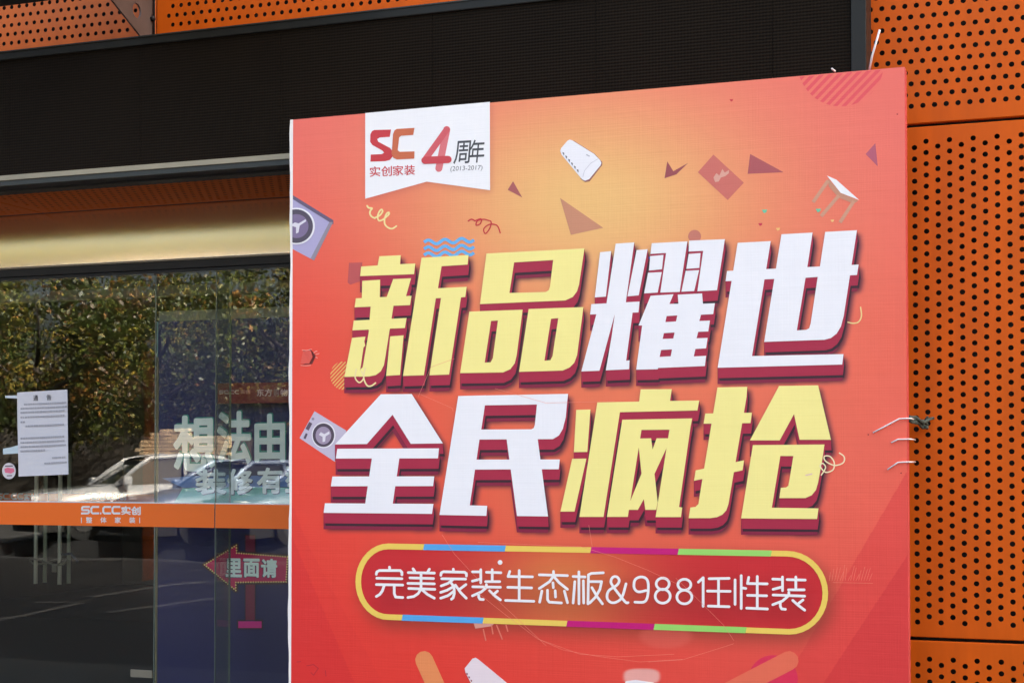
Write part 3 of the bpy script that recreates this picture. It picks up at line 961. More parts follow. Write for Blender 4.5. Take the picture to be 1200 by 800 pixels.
d_ = zp(830, 260, 4)
shi = [shp(d_([(138, 98), (293, 90), (205, 628), (634, 619), (628, 668), (44, 683)])), shp(d_([(88, 230), (705, 200), (697, 249), (81, 278)])),
       shp(d_([(343, 58), (489, 50), (464, 214), (523, 211), (548, 47), (697, 39), (635, 440), (622, 490), (602, 523), (575, 544), (545, 552), (262, 562)]), d_([(456, 262), (513, 258), (480, 475), (473, 498), (460, 505), (415, 508)]))]
e_ = zp(370, 440, 4)
quan = [shp(e_([(305, 87), (450, 86), (596, 317), (445, 319), (360, 183), (240, 320), (90, 322)])), shp(e_([(101, 342), (578, 340), (573, 387), (94, 388)])),
        shp(e_([(78, 472), (556, 471), (550, 517), (71, 518)])), shp(e_([(43, 597), (552, 600), (545, 647), (37, 642)])), shp(e_([(264, 380), (393, 380), (360, 605), (231, 605)]))]
f_ = zp(505, 440, 4)
minz = [shp(f_([(128, 95), (258, 92), (182, 607), (264, 609), (260, 656), (40, 652)])),
        shp(f_([(129, 95), (643, 85), (638, 130), (632, 195), (618, 250), (600, 280), (572, 297), (210, 299), (100, 299)]), f_([(253, 139), (497, 135), (487, 230), (482, 245), (470, 251), (236, 252)])),
        shp(f_([(120, 393), (604, 392), (599, 438), (120, 440)])), shp(f_([(349, 255), (495, 255), (549, 659), (403, 657)]))]
g_ = zp(650, 440, 4)
feng = [shp(g_([(101, 160), (168, 158), (153, 357), (90, 358)])), shp(g_([(82, 389), (149, 388), (93, 636), (27, 636)])),
        shp(g_([(403, 64), (549, 63), (541, 118), (678, 116), (669, 163), (306, 171), (229, 661), (116, 661), (200, 125), (396, 121)])),
        shp(g_([(317, 206), (645, 200), (637, 240), (583, 615), (598, 617), (592, 662), (473, 662), (538, 253), (407, 254), (343, 661), (245, 661)])),
        shp(g_([(396, 294), (452, 293), (459, 345), (478, 293), (534, 293), (524, 340), (468, 460), (483, 592), (476, 628), (425, 628), (418, 578), (390, 628), (346, 628), (354, 588), (407, 458), (394, 335)]))]
h_ = zp(800, 440, 4)
qiang = [shp(h_([(163, 55), (303, 52), (300, 98), (215, 600), (205, 630), (187, 650), (162, 662), (130, 667), (28, 667), (36, 617), (60, 614), (74, 600), (80, 560)])),
         shp(h_([(106, 177), (325, 173), (318, 222), (98, 225)])), shp(h_([(61, 443), (288, 396), (281, 443), (53, 492)])),
         shp(h_([(452, 48), (635, 45), (695, 300), (548, 300), (522, 180), (455, 303), (315, 303)])),
         shp(h_([(329, 325), (665, 322), (655, 390), (635, 500), (625, 535), (605, 560), (575, 573), (453, 573), (460, 525), (485, 523), (495, 515), (500, 490), (519, 376), (458, 376), (418, 618), (637, 621), (630, 671), (274, 668)]))]
YEL, WHT = (255, 243, 152), (246, 247, 252)
headline = ((xin, YEL), (pin, YEL), (yao, WHT), (shi, WHT), (quan, WHT), (minz, WHT), (feng, YEL), (qiang, YEL))

# slogan pill geometry in pixels
def pill(i):
    L = []
    tl, tr, br, bl = (455, 636.4 + i * 1.02), (922, 645 + i), (925, 743 - i), (455, 725.8 - i)
    for k in range(19):      # right cap from top to bottom
        t = -math.pi / 2 + math.pi * k / 18
        cy = (tr[1] + br[1]) / 2; cx = tr[0] + (br[0] - tr[0]) * k / 18
        L.append((cx + (47 - i) * math.cos(t), cy + (br[1] - tr[1]) / 2 * math.sin(t)))
    for k in range(19):
        t = math.pi / 2 + math.pi * k / 18
        cy = (tl[1] + bl[1]) / 2
        L.append((455 + (38.5 - i) * math.cos(t), cy + (bl[1] - tl[1]) / 2 * math.sin(t)))
    return L


# the printed sheet: colours of the artwork per vertex of a fine grid
NX, NZ = 500, 560
gx, gz = np.meshgrid(np.linspace(X0, X1, NX), np.linspace(ZB, ZT, NZ))
px, py = proj(gx, np.full_like(gx, YF), gz)


def ss(a, b, x):
    t = np.clip((x - a) / (b - a), 0, 1)
    return t * t * (3 - 2 * t)


def mixc(col, c, k):
    return col + (np.array(c, float) - col) * np.clip(k, 0, 1)[..., None]


col = np.zeros(px.shape + (3,)) + np.array((238, 62, 48), float)
col = mixc(col, (244, 104, 86), ss(420, 1000, px) * 0.9)
col = mixc(col, (243, 112, 102), ss(430, 130, py) * 0.9)
g1 = np.exp(-(((px - 700) / 260) ** 2 + ((py - 320) / 250) ** 2))
col = mixc(col, (242, 148, 96), g1 * 0.8)
g2 = np.exp(-(((px - 690) / 190) ** 2 + ((py - 235) / 120) ** 2))
col = mixc(col, (246, 200, 124), g2 * 0.92)
g3 = np.exp(-(((px - 690) / 210) ** 2 + ((py - 600) / 130) ** 2))
col = mixc(col, (238, 120, 80), g3 * 0.7)
col = mixc(col, (228, 44, 42), ss(480, 800, py) * 0.35)
# flat rays of the artwork
def ray(poly, c, k, soft=2.0):
    global col
    col = mixc(col, c, inside(px, py, poly) * k)
ray([(330, 600), (420, 810), (420, 1000), (330, 1000)], (216, 40, 44), 0.55)
ray([(330, 560), (362, 640), (460, 820), (560, 1000), (420, 1000), (420, 810), (330, 600)], (226, 52, 46), 0.4)
ray([(1070, 540), (1035, 600), (930, 780), (820, 1000), (900, 1000), (965, 800), (1070, 640)], (226, 58, 58), 0.5)
ray([(1070, 640), (965, 800), (860, 1000), (1070, 1000)], (218, 50, 54), 0.75)

# soft printed drop shadows of headline and pill
SX0, SY0, SX1, SY1 = 330, 120, 1080, 800
rx, ry = np.meshgrid(np.arange(SX0, SX1) + 0.5, np.arange(SY0, SY1) + 0.5)


def raster(shapes, dx=0, dy=0):
    m = np.zeros(rx.shape, bool)
    for sh in shapes:
        o = np.array(sh[0])
        i0 = max(int(o[:, 0].min() + dx) - SX0 - 1, 0); i1 = max(int(o[:, 0].max() + dx) - SX0 + 2, 0)
        j0 = max(int(o[:, 1].min() + dy) - SY0 - 1, 0); j1 = max(int(o[:, 1].max() + dy) - SY0 + 2, 0)
        if i1 <= i0 or j1 <= j0: continue
        m[j0:j1, i0:i1] |= in_shape(rx[j0:j1, i0:i1] - dx, ry[j0:j1, i0:i1] - dy, sh)
    return m


def blur(a, s):
    n = int(s * 3) + 1
    k = np.exp(-0.5 * (np.arange(-n, n + 1) / s) ** 2); k /= k.sum()
    a = np.apply_along_axis(lambda r: np.convolve(r, k, 'same'), 1, a)
    return np.apply_along_axis(lambda r: np.convolve(r, k, 'same'), 0, a)


def sample(a):
    x = np.clip(px - SX0 - 0.5, 0, a.shape[1] - 1.001); y = np.clip(py - SY0 - 0.5, 0, a.shape[0] - 1.001)
    i, j = x.astype(int), y.astype(int); u, w = x - i, y - j
    r = a[j, i] * (1 - u) * (1 - w) + a[j, i + 1] * u * (1 - w) + a[j + 1, i] * (1 - u) * w + a[j + 1, i + 1] * u * w
    return r * ((px > SX0) & (px < SX1) & (py > SY0) & (py < SY1))


allsh = [s for L, _ in headline for s in L]
mk = np.zeros(rx.shape, bool)
for dx, dy in ((4, 5), (4.5, 9), (5, 13), (5, 17), (4, 20)): mk |= raster(allsh, dx, dy)
col = mixc(col, (62, 22, 48), sample(blur(mk.astype(float), 2.6)) * 0.86)
po = [shp(pill(0))]
mk = raster(po, 7, 9)
col = mixc(col, (120, 50, 35), sample(blur(mk.astype(float), 9)) * 0.62)
pin_ = inside(px, py, pill(3.0))
gc = np.exp(-(((px - 660) / 105) ** 2 + ((py - 690) / 75) ** 2))
pc = np.zeros_like(col) + np.array((208, 34, 44), float)
pc = mixc(pc, (228, 128, 66), gc * 1.0)
mk2 = raster([shp([(440, 660), (945, 672), (945, 720), (440, 708)])], 4, 10)
pc = mixc(pc, (120, 20, 24), sample(blur(mk2.astype(float), 7)) * 0.22)
col = np.where(pin_[..., None], pc, col)
# blurred pieces of the artwork near the lower edge
def soft_blob(cx, cy, rx_, ry_, c, k, e=3):
    global col
    d = (np.abs((px - cx) / rx_) ** e + np.abs((py - cy) / ry_) ** e)
    col = mixc(col, c, ss(1.5, 0.6, d) * k)
soft_blob(752, 792, 21, 9, (245, 205, 195), 0.75)
soft_blob(780, 745, 30, 14, (236, 110, 95), 0.4, 2)
# soft drop shadow of the printed flag, painted into the sheet colours
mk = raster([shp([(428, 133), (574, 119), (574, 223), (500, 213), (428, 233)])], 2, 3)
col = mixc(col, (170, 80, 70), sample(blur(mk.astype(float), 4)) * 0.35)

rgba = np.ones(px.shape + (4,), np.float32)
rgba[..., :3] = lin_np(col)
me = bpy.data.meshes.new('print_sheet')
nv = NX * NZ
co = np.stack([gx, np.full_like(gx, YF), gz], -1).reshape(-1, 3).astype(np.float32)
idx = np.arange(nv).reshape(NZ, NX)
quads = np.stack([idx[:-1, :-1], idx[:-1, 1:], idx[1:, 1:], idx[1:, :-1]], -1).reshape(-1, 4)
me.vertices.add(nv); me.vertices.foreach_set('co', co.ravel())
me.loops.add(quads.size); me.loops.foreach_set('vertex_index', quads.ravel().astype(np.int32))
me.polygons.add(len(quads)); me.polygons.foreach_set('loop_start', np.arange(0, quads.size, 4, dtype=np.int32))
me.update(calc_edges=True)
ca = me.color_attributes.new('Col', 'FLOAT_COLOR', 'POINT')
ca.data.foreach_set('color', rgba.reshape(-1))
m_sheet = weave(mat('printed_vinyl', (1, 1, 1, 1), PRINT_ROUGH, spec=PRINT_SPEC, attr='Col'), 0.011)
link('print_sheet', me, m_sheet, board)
box('carcass', X0 - 0.004, X1 + 0.004, YF + 0.001, YF + 0.085, ZB, ZT - 0.001, mat('vinyl_wrap', C(196, 70, 70), 0.6, vary=0.08, vscale=4), board, bevel=0.006)
# unprinted white margin turned round the left edge
v, f = [], []
NM = 90
for j in range(NM + 1):
    z = ZB + (ZT - ZB) * j / NM
    w = 0.0025 * math.sin(z * 5.1) + 0.002 * math.sin(z * 13.7 + 1) + 0.0012 * math.sin(z * 37)
    v += [(X0 + 0.0005, YF - 0.0012, z), (XW + 0.004 + w, YF - 0.004, z), (XW + w, YF + 0.006, z), (XW + w, YF + 0.08, z)]
for j in range(NM):
    for k in range(3):
        n = j * 4 + k
        f.append([n, n + 4, n + 5, n + 1])
link('white_margin', mesh('white_margin', v, f), M['white_vinyl'], board)
for x in (X0 + 0.35, X1 - 0.35):
    box('rear_leg', x - 0.025, x + 0.025, YF + 0.09, YF + 0.13, 0.05, ZT - 0.3, M['frame_dark'], board)
    box('stay', x - 0.02, x + 0.02, YF + 0.135, -0.02, 1.6, 1.64, M['frame_dark'], board)

Yk = lambda k: YF - LAY * k
DOWN = ((140, 22, 62), (0.0, 19.0)), ((52, 18, 38), (2.2, 15.2)), ((172, 30, 66), (0.7, 12.2))
for L, colr in headline:
    ch = flat('headline_character', L, Yk(7), pm(colr), board)
    tag(ch, 'white headline character with crimson drop side' if colr == WHT else 'yellow headline character with crimson drop side')
    for k, (c, d) in enumerate(DOWN):
        # the printed side faces lie under every letter face
        flat('drop_side_print', sweep(L, d), Yk(3 + k), pm(c), ch)

# slogan pill: border, coloured bars, lettering
YELB = (246, 212, 96)
flat('pill_border', [shp(pill(0), pill(6.6))], Yk(2), pm(YELB), board)
tp = lambda x: 636.4 + (x - 455) * (645 - 636.4) / 467
bt = lambda x: 725.8 + (x - 455) * (743 - 725.8) / 470
for x0, x1, c in ((497.3, 592.8, (86, 172, 236)), (693, 795.5, (205, 6, 122)), (795.5, 904.5, (158, 222, 108))):
    flat('pill_bar', [shp([(x0, tp(x0) - .2), (x1, tp(x1) - .2), (x1 - 1.4, tp(x1) + 6.9), (x0 - 1.4, tp(x0) + 6.9)])], Yk(3), pm(c), board)
for x0, x1, c in ((472, 566.8, (86, 172, 236)), (665, 767.3, (205, 6, 122)), (767.3, 875, (158, 222, 108))):
    flat('pill_bar', [shp([(x0, bt(x0) - 6.8), (x1, bt(x1) - 6.8), (x1 - 1.4, bt(x1) + .2), (x0 - 1.4, bt(x0) + .2)])], Yk(3), pm(c), board)
p1, p2, p3 = zp(400, 620, 5), zp(560, 630, 5), zp(760, 630, 5)
slog = [
    [p1(l) for l in ([(282, 220), (284, 238)], [(205, 262), (208, 248), (222, 240), (345, 240), (355, 250), (355, 265)], [(208, 285), (355, 288)], [(205, 322), (360, 325)], [(252, 325), (240, 360), (225, 380), (205, 392)], [(310, 325), (310, 375), (318, 395), (360, 398)])],
    [p1(l) for l in ([(420, 230), (432, 248)], [(516, 232), (506, 248)], [(392, 252), (545, 255)], [(402, 283), (540, 287)], [(390, 315), (545, 318)], [(395, 345), (548, 350)], [(467, 255), (467, 345)], [(467, 348), (450, 375), (425, 392), (390, 398)], [(470, 350), (505, 380), (545, 402)])],
    [p1(l) for l in ([(656, 232), (657, 245)], [(583, 268), (586, 253), (598, 247), (722, 250), (733, 258), (733, 272)], [(588, 288), (728, 290)], [(655, 292), (625, 315), (585, 330)], [(640, 308), (660, 335), (662, 375), (655, 400), (645, 408)], [(655, 335), (620, 355), (582, 368)], [(658, 362), (625, 387), (582, 402)], [(730, 322), (690, 352)], [(668, 325), (700, 370), (732, 402)])],
    [p1(l) for l in ([(768, 248), (815, 248)], [(817, 235), (817, 312)], [(768, 302), (815, 290)], [(850, 250), (935, 253)], [(884, 235), (884, 300)], [(845, 305), (928, 305)], [(770, 335), (932, 338)], [(850, 322), (850, 335)], [(850, 340), (820, 365), (768, 388)], [(805, 372), (805, 395), (812, 408), (832, 410)], [(915, 360), (890, 382)], [(868, 358), (895, 385), (932, 412)])],
    [p1(l) for l in ([(987, 245), (977, 275)], [(977, 275), (1120, 277)], [(975, 338), (1115, 342)], [(962, 415), (1128, 420)], [(1042, 240), (1042, 415)])],
    [p2(l) for l in ([(360, 215), (525, 220)], [(443, 195), (443, 222), (420, 255), (360, 295)], [(446, 226), (475, 260), (525, 300)], [(440, 262), (442, 290)], [(375, 310), (362, 375)], [(408, 305), (408, 360), (418, 375), (490, 380)], [(453, 308), (455, 345)], [(507, 310), (525, 378)])],
    [p2(l) for l in ([(558, 225), (628, 228)], [(592, 198), (592, 385)], [(568, 255), (558, 380)], [(618, 250), (620, 380)], [(735, 203), (665, 207), (648, 215), (645, 385)], [(652, 255), (725, 255), (715, 300), (690, 345), (655, 380)], [(668, 290), (700, 345), (730, 385)])],
    [p2(l) for l in ([(880, 378), (860, 370), (790, 280), (780, 250), (793, 228), (815, 228), (828, 248), (815, 275), (770, 305), (757, 335), (762, 362), (785, 378), (815, 373), (845, 345), (868, 268)],)],
    [p2(l) for l in ([(985, 307), (942, 315), (918, 297), (915, 265), (925, 240), (952, 228), (982, 234), (997, 260), (998, 310), (990, 355), (970, 375), (920, 375)],)],
    [p3(l) for l in (circ(83, 268, 38, 34) + circ(83, 268, 38, 34)[:1], circ(83, 340, 44, 41) + circ(83, 340, 44, 41)[:1])],
    [p3(l) for l in (circ(210, 273, 38, 32) + circ(210, 273, 38, 32)[:1], circ(210, 345, 44, 40) + circ(210, 345, 44, 40)[:1])],
    [p3(l) for l in ([(292, 258), (320, 232), (320, 400)], [(355, 238), (472, 236)], [(345, 310), (478, 312)], [(350, 398), (472, 402)], [(410, 240), (410, 398)])],
    [p3(l) for l in ([(507, 245), (507, 388)], [(543, 220), (543, 412)], [(552, 292), (570, 295)], [(587, 230), (580, 266)], [(580, 266), (695, 268)], [(580, 335), (692, 338)], [(575, 410), (697, 415)], [(637, 225), (637, 410)])],
    [p3(l) for l in ([(728, 240), (775, 242)], [(785, 228), (785, 308)], [(730, 300), (780, 287)], [(812, 243), (918, 246)], [(863, 228), (863, 298)], [(820, 303), (912, 303)], [(730, 333), (915, 340)], [(822, 318), (822, 332)], [(815, 342), (785, 368), (728, 390)], [(772, 375), (772, 400), (780, 415), (802, 417)], [(905, 362), (880, 382)], [(845, 365), (875, 392), (915, 422)])],
]
for k, L in enumerate(slog):
    if k in (7, 8): L = [smooth_line(L[0])]
    flat('slogan_character', stroke(L, 3.1), Yk(4), pm((248, 246, 248)), board)
flat('white_dot', [shp(circ(586, 658.5, 2.8))], Yk(4), pm((248, 246, 248)), board)

# flag with the logo
flag = flat('flag_print', [shp([(428, 132.6), (574, 119.6), (574.3, 223), (500, 213), (428, 233)])], Yk(1), pm((248, 249, 252)), board)
q4 = zp(340, 80, 4)
flat('logo_letter', [shp(q4([(395, 290), (473, 288), (467, 322), (420, 325), (408, 333), (413, 345), (468, 374), (482, 392), (482, 412), (468, 430), (445, 436), (376, 438), (378, 405), (430, 403), (441, 396), (432, 386), (385, 360), (375, 345), (376, 310), (384, 295)]))], Yk(2), pm((205, 52, 60)), flag)
flat('logo_letter', [shp(q4([(500, 285), (583, 280), (577, 313), (520, 317), (511, 325), (504, 385), (514, 392), (583, 390), (582, 424), (500, 428), (483, 420), (475, 400), (478, 375), (482, 310), (489, 292)]))], Yk(3), pm((206, 106, 66)), flag)
for i, ch in enumerate('实创家装'):
    x0 = 373 + i * 54
    y = 462 - i * 2.4
    lettering('flag_character', ch, q4([(x0, y), (x0 + 50, y - 2), (x0 + 50, y + 45), (x0, y + 48)]), Yk(2), pm((205, 52, 60)), flag, 0.012)
flat('numeral_stroke', stroke([q4([(734, 288), (697, 470)])], 8.2), Yk(2), pm((224, 118, 124)), flag)
flat('numeral_stroke', stroke([q4([(734, 288), (636, 424)])], 7.2), Yk(3), pm((216, 92, 100)), flag)
flat('numeral_stroke', stroke([q4([(632, 432), (740, 428)])], 8.6), Yk(4), pm((208, 66, 76)), flag)
for ch, x0, x1, y in (('周', 768, 845, 342), ('年', 838, 912, 337)):
    lettering('flag_character', ch, q4([(x0 + 8, y), (x1 + 4, y - 4), (x1 - 5, y + 104), (x0 - 4, y + 108)]), Yk(2), pm((70, 72, 78)), flag, 0.008)
lettering('flag_character', '(2013-2017)', q4([(753, 460), (903, 454), (900, 482), (750, 489)]), Yk(2), pm((120, 120, 126)), flag)

# washing machines of the artwork
w1 = zp(335, 210, 8)
lim = [(342.6, 100), (1000, 100), (1000, 900), (342.6, 900)]
cl = lambda s: [shp(clip_convex(w1(s), lim))]
wm = flat('washer_print', cl([(40, 155), (445, 398), (265, 762), (40, 642)]), Yk(1), pm((178, 172, 212)), board)
flat('washer_shade', cl([(40, 135), (445, 385), (445, 425), (405, 400), (40, 172)]), Yk(2), pm((104, 92, 122)), wm)
flat('washer_side', cl([(408, 402), (442, 402), (264, 762), (232, 742)]), Yk(3), pm((150, 142, 158)), wm)
flat('washer_rim', cl(circ(100, 440, 172, n=40)), Yk(4), pm((240, 240, 248)), wm)
flat('washer_glass', cl(circ(96, 440, 158, n=40)), Yk(5), pm((82, 74, 92)), wm)
flat('washer_drum', cl(circ(100, 440, 112, n=40)), Yk(6), pm((128, 112, 150)), wm)
flat('washer_star', cl([(85, 405), (120, 415), (185, 375), (190, 395), (130, 435), (118, 500), (95, 510), (95, 450), (60, 440), (60, 420)]), Yk(7), pm((225, 222, 235)), wm)
w2 = zp(340, 390, 5)
wm = flat('washer_print', [shp(w2([(143, 458), (330, 572), (262, 754), (55, 615)]))], Yk(1), pm((200, 192, 214)), board)
flat('washer_rim', [shp(w2(circ(196, 598, 70, 76, n=32)))], Yk(2), pm((236, 234, 242)), wm)
flat('washer_glass', [shp(w2(circ(195, 598, 63, 69, n=32)))], Yk(2.4), pm((78, 66, 84)), wm)
flat('washer_drum', [shp(w2(circ(195, 600, 46, 52, n=32)))], Yk(2.8), pm((160, 146, 172)), wm)
flat('washer_star', [shp(w2([(180, 580), (200, 592), (228, 575), (232, 590), (208, 605), (205, 635), (190, 638), (190, 608), (168, 596)]))], Yk(3.1), pm((226, 222, 232)), wm)
flat('washer_panel', [shp(w2([(112, 520), (130, 530), (108, 572), (90, 560)])), shp(w2([(92, 585), (103, 592), (90, 622), (78, 615)]))], Yk(2), pm((92, 78, 98)), wm)
flat('washer_knob', [shp(w2(circ(134, 503, 8, n=12)))], Yk(2), pm((150, 140, 160)), wm)
# air conditioner
k8 = zp(560, 140, 4)
ac = flat('air_conditioner_print', [shp(k8([(430, 95), (442, 98), (545, 162), (574, 192), (579, 204), (575, 216), (522, 280), (503, 288), (488, 281), (392, 165), (386, 148), (390, 135), (420, 100)]))], Yk(2), pm((244, 244, 250)), board)
flat('unit_shade', [shp(k8([(444, 97), (548, 162), (583, 200), (583, 214), (524, 290), (503, 294), (480, 278), (500, 270), (560, 205)]))], Yk(1), pm((150, 92, 88)), ac)
flat('unit_seam', stroke([k8([(492, 268), (500, 240), (530, 205), (562, 186)])], .5), Yk(3), pm((196, 196, 208)), ac)
for i in range(6):
    x, y = 396 + i * 13.4, 153 + i * 16
    flat('louvre', [shp(k8([(x, y), (x + 9, y + 4), (x + 8, y + 17), (x + 2, y + 8)]))], Yk(3), pm((112, 112, 116)), ac)
flat('badge', stroke([k8([(510, 166), (522, 172)])], 1.4), Yk(3), pm((190, 190, 202)), ac)
# loose shapes
k5 = zp(640, 70, 2.857)
for s, c in ((k8([(165, 290), (208, 366), (140, 330)]), (176, 92, 92)), (k8([(385, 368), (588, 508), (436, 541)]), (206, 142, 110)),
             (k8([(888, 197), (916, 243), (985, 205), (930, 258), (875, 276)]), (160, 76, 82)), (k5([(683, 316), (795, 377), (675, 382)]), (178, 86, 90)),
             (k5([(1102, 280), (1070, 316), (1110, 357)]), (184, 90, 112)), (a_([(36, 152), (98, 150), (95, 236), (42, 254), (30, 244)]), (196, 84, 84))):
    flat('confetti_shape', [shp(s)], Yk(1), pm(c), board)
card = flat('card_print', [shp(k5([(560, 318), (662, 412), (608, 470), (508, 377)]))], Yk(1), pm((212, 112, 100)), board)
flat('card_mark', [shp(k5([(560, 395), (570, 380), (580, 388), (590, 366), (598, 378), (612, 370), (612, 380), (600, 390), (585, 395), (578, 408), (566, 410)]))], Yk(2), pm((228, 168, 150)), card)
flat('confetti_shape', [shp(circ(814, 277, 7.6))], Yk(1), pm((204, 122, 104)), board)
for x, y, r, c in ((731, 507, 9, (112, 205, 165)), (911, 504, 9, (112, 205, 165)), (717, 551, 7, (214, 50, 78)), (776, 567, 7, (250, 200, 120)), (620, 136, 6, (216, 58, 66)), (958, 539, 6, (250, 205, 130)), (1176, 183, 3, (180, 50, 55)), (342, 664, 7, (60, 110, 220))):
    flat('confetti_shape', [shp(k5([(x - r, y - r * .5), (x + r, y - r * .6), (x + r * .7, y + r * .4), (x - r * .2, y + r * .8)]))], Yk(1.5), pm(c), board)
# stool
stl = flat('stool_print', [shp(k5([(940, 388), (972, 402), (1048, 470), (986, 446)]))], Yk(3), pm((250, 250, 252)), board)
flat('stool_apron', [shp(k5([(944, 398), (986, 446), (980, 462), (946, 424)])), shp(k5([(986, 446), (1045, 472), (1030, 482), (980, 462)]))], Yk(2), pm((206, 146, 118)), stl)
for p, q_ in (((944, 405), (894, 477)), ((980, 455), (921, 524)), ((1030, 474), (984, 545))):
    flat('stool_leg', stroke([k5([p, q_])], 4.0, cap=False), Yk(2.3), pm((214, 156, 128)), stl)
# striped disc at the top edge and the small hatched disc
disc = circ(985, 73, 51, 52, n=40)
topl = lambda x: 140.5 + (x - 342) * (78.5 - 140.5) / (1061.5 - 342) + 1.0
band = [(930, topl(930)), (1061, topl(1061)), (1061, 160), (930, 160)]
dc = clip_convex(disc, band)
sh = []
for i in range(-9, 12):
    ox = 985 + i * 10.2
    s = clip_convex([(ox - 60, 73 + 62), (ox - 54.6, 73 + 62), (ox + 65, 73 - 62), (ox + 59, 73 - 62)], dc)
    if len(s) > 2: sh.append(shp(s))
flat('striped_disc', sh, Yk(1), pm((236, 84, 92)), board)
dc = circ(402, 440, 15, 16.5, n=30)
sh = []
for i in range(-9, 9):
    ox = 402 + i * 4.4
    s = clip_convex([(ox - 17, 458), (ox - 15.1, 458), (ox + 18.9, 422), (ox + 17, 422)], dc)
    if len(s) > 2: sh.append(shp(s))
flat('striped_disc', sh, Yk(1), pm((242, 190, 108)), board)
for y in (283.6, 291.5, 298.6):
    L = [(497 + t, y - 0.05 * t + 0.4 - 2.4 * math.sin(t / 19.5 * 2 * math.pi)) for t in np.linspace(0, 58.5, 40)]
    flat('wave_line', stroke([L], 3.7, cap=False), Yk(2), pm((104, 182, 240)), board)
# curled ribbons
def ribbon(lines, w, c, k=2):
    flat('curled_ribbon', stroke([smooth_line(l) for l in lines], w), Yk(k), pm(c), board)
RY = (252, 232, 160)
ribbon([q4([(361, 645), (368, 654), (384, 657), (376, 668), (374, 682), (382, 695), (397, 703)])], 2.0, RY)
ribbon([q4([(400, 700), (420, 690), (433, 672), (428, 662), (417, 674), (410, 696), (416, 714), (430, 712), (444, 702), (462, 686), (463, 676), (452, 682), (443, 706), (444, 730), (458, 746), (478, 752), (498, 740)])], 1.9, RY)
ribbon([q4([(835, 716), (850, 708), (866, 715)])], 1.6, (205, 40, 56))
ribbon([q4([(866, 715), (895, 706), (892, 728), (872, 736), (878, 715), (905, 708), (925, 712), (942, 720), (936, 750), (915, 775), (908, 752), (935, 732), (970, 737), (985, 772)])], 1.4, (205, 40, 56), 3)
ribbon([a_([(70, 650), (65, 690), (85, 712), (105, 690), (95, 660)])], 1.6, (250, 232, 170), 8)
ribbon([a_([(112, 645), (105, 690), (120, 725), (140, 728), (160, 714)])], 1.8, (250, 232, 170), 8.6)
ribbon([h_([(735, 362), (757, 380), (752, 408), (712, 420), (670, 400), (664, 378), (690, 378), (710, 405), (705, 440), (670, 452), (645, 425), (655, 410), (670, 430), (650, 465)])], 1.5, (250, 234, 190), 8.3)
ribbon([zp(830, 260, 4)([(714, 400), (718, 440), (705, 468), (680, 475), (655, 470)])], 1.5, (250, 222, 150), 2)
flat('curled_ribbon', stroke([h_([(578, 466), (605, 460)])], 1.6), Yk(8), pm((238, 205, 190)), board)
# pieces cut by the lower picture edge: orange stick, second air conditioner, magenta ball and peach stick
k4 = zp(330, 700, 4)
flat('stick_print', stroke([k4([(668, 291), (790, 560)])], 21), Yk(1), pm((240, 146, 90)), board)
flat('air_conditioner_print', [shp(k4([(895, 284), (910, 280), (925, 290), (1180, 500), (1150, 600), (1000, 620), (862, 350), (858, 330)]))], Yk(2), pm((240, 224, 230)), board)
for i in range(4):
    x, y = 866 + i * 10, 350 + i * 16
    flat('louvre', [shp(k4([(x, y), (x + 7, y + 4), (x + 6, y + 12), (x, y + 8)]))], Yk(3), pm((150, 60, 75)), board)
flat('ball_print', [shp(circ(906, 796, 29, n=36))], Yk(1), pm((228, 44, 84)), board)
flat('stick_print', stroke([[(924.6, 773.5), (850, 812)]], 22.5), Yk(2), pm((240, 112, 84)), board)
flat('cap_print', [shp([(733, 797.5), (745, 796), (766, 799), (772, 820), (728, 820)])], Yk(1), pm((246, 240, 244)), board)
flat('card_print', [shp(p1([(775, 548), (895, 552), (880, 566), (785, 580)]))], Yk(1), pm((226, 160, 144)), board)
for p, q_ in (((832, 585), (846, 648)), ((880, 562), (888, 610)), ((910, 560), (942, 640)), ((965, 560), (975, 595))):
    flat('streak_print', stroke([p1([p, q_])], 1.6), Yk(1), pm((226, 120, 100)), board)
# scratches in the print
scr = [p2([(0, 25), (300, 38), (600, 50), (800, 110), (1000, 190), (1160, 265)]), p3([(160, 235), (270, 340), (380, 450), (440, 510), (500, 600)]),
       p3([(500, 618), (400, 650), (200, 712), (0, 725)]), p2([(0, 320), (150, 440), (350, 590), (500, 655), (700, 692), (950, 725), (1200, 710)]), p2([(350, 590), (600, 680), (820, 695), (1150, 680)]),
       [(580, 455), (640, 472), (720, 470)], [(690, 615), (694, 640)], p1([(590, 30), (660, 140), (900, 400), (1200, 680)]), a_([(360, 780), (420, 640), (530, 600)]),
       [(493, 462), (530, 478), (531, 482)], [(976, 682), (1023, 683)]]
for i in range(16):
    x = 972 + i * 3.1
    scr.append([(x, 680), (x + random.uniform(1, 5), 680 - random.uniform(6, 19))])
scm = flat('scratch_marks', stroke([l for l in scr], 0.30, cap=False), Yk(9), pm((246, 150, 128)), board)
scm['kind'] = 'stuff'
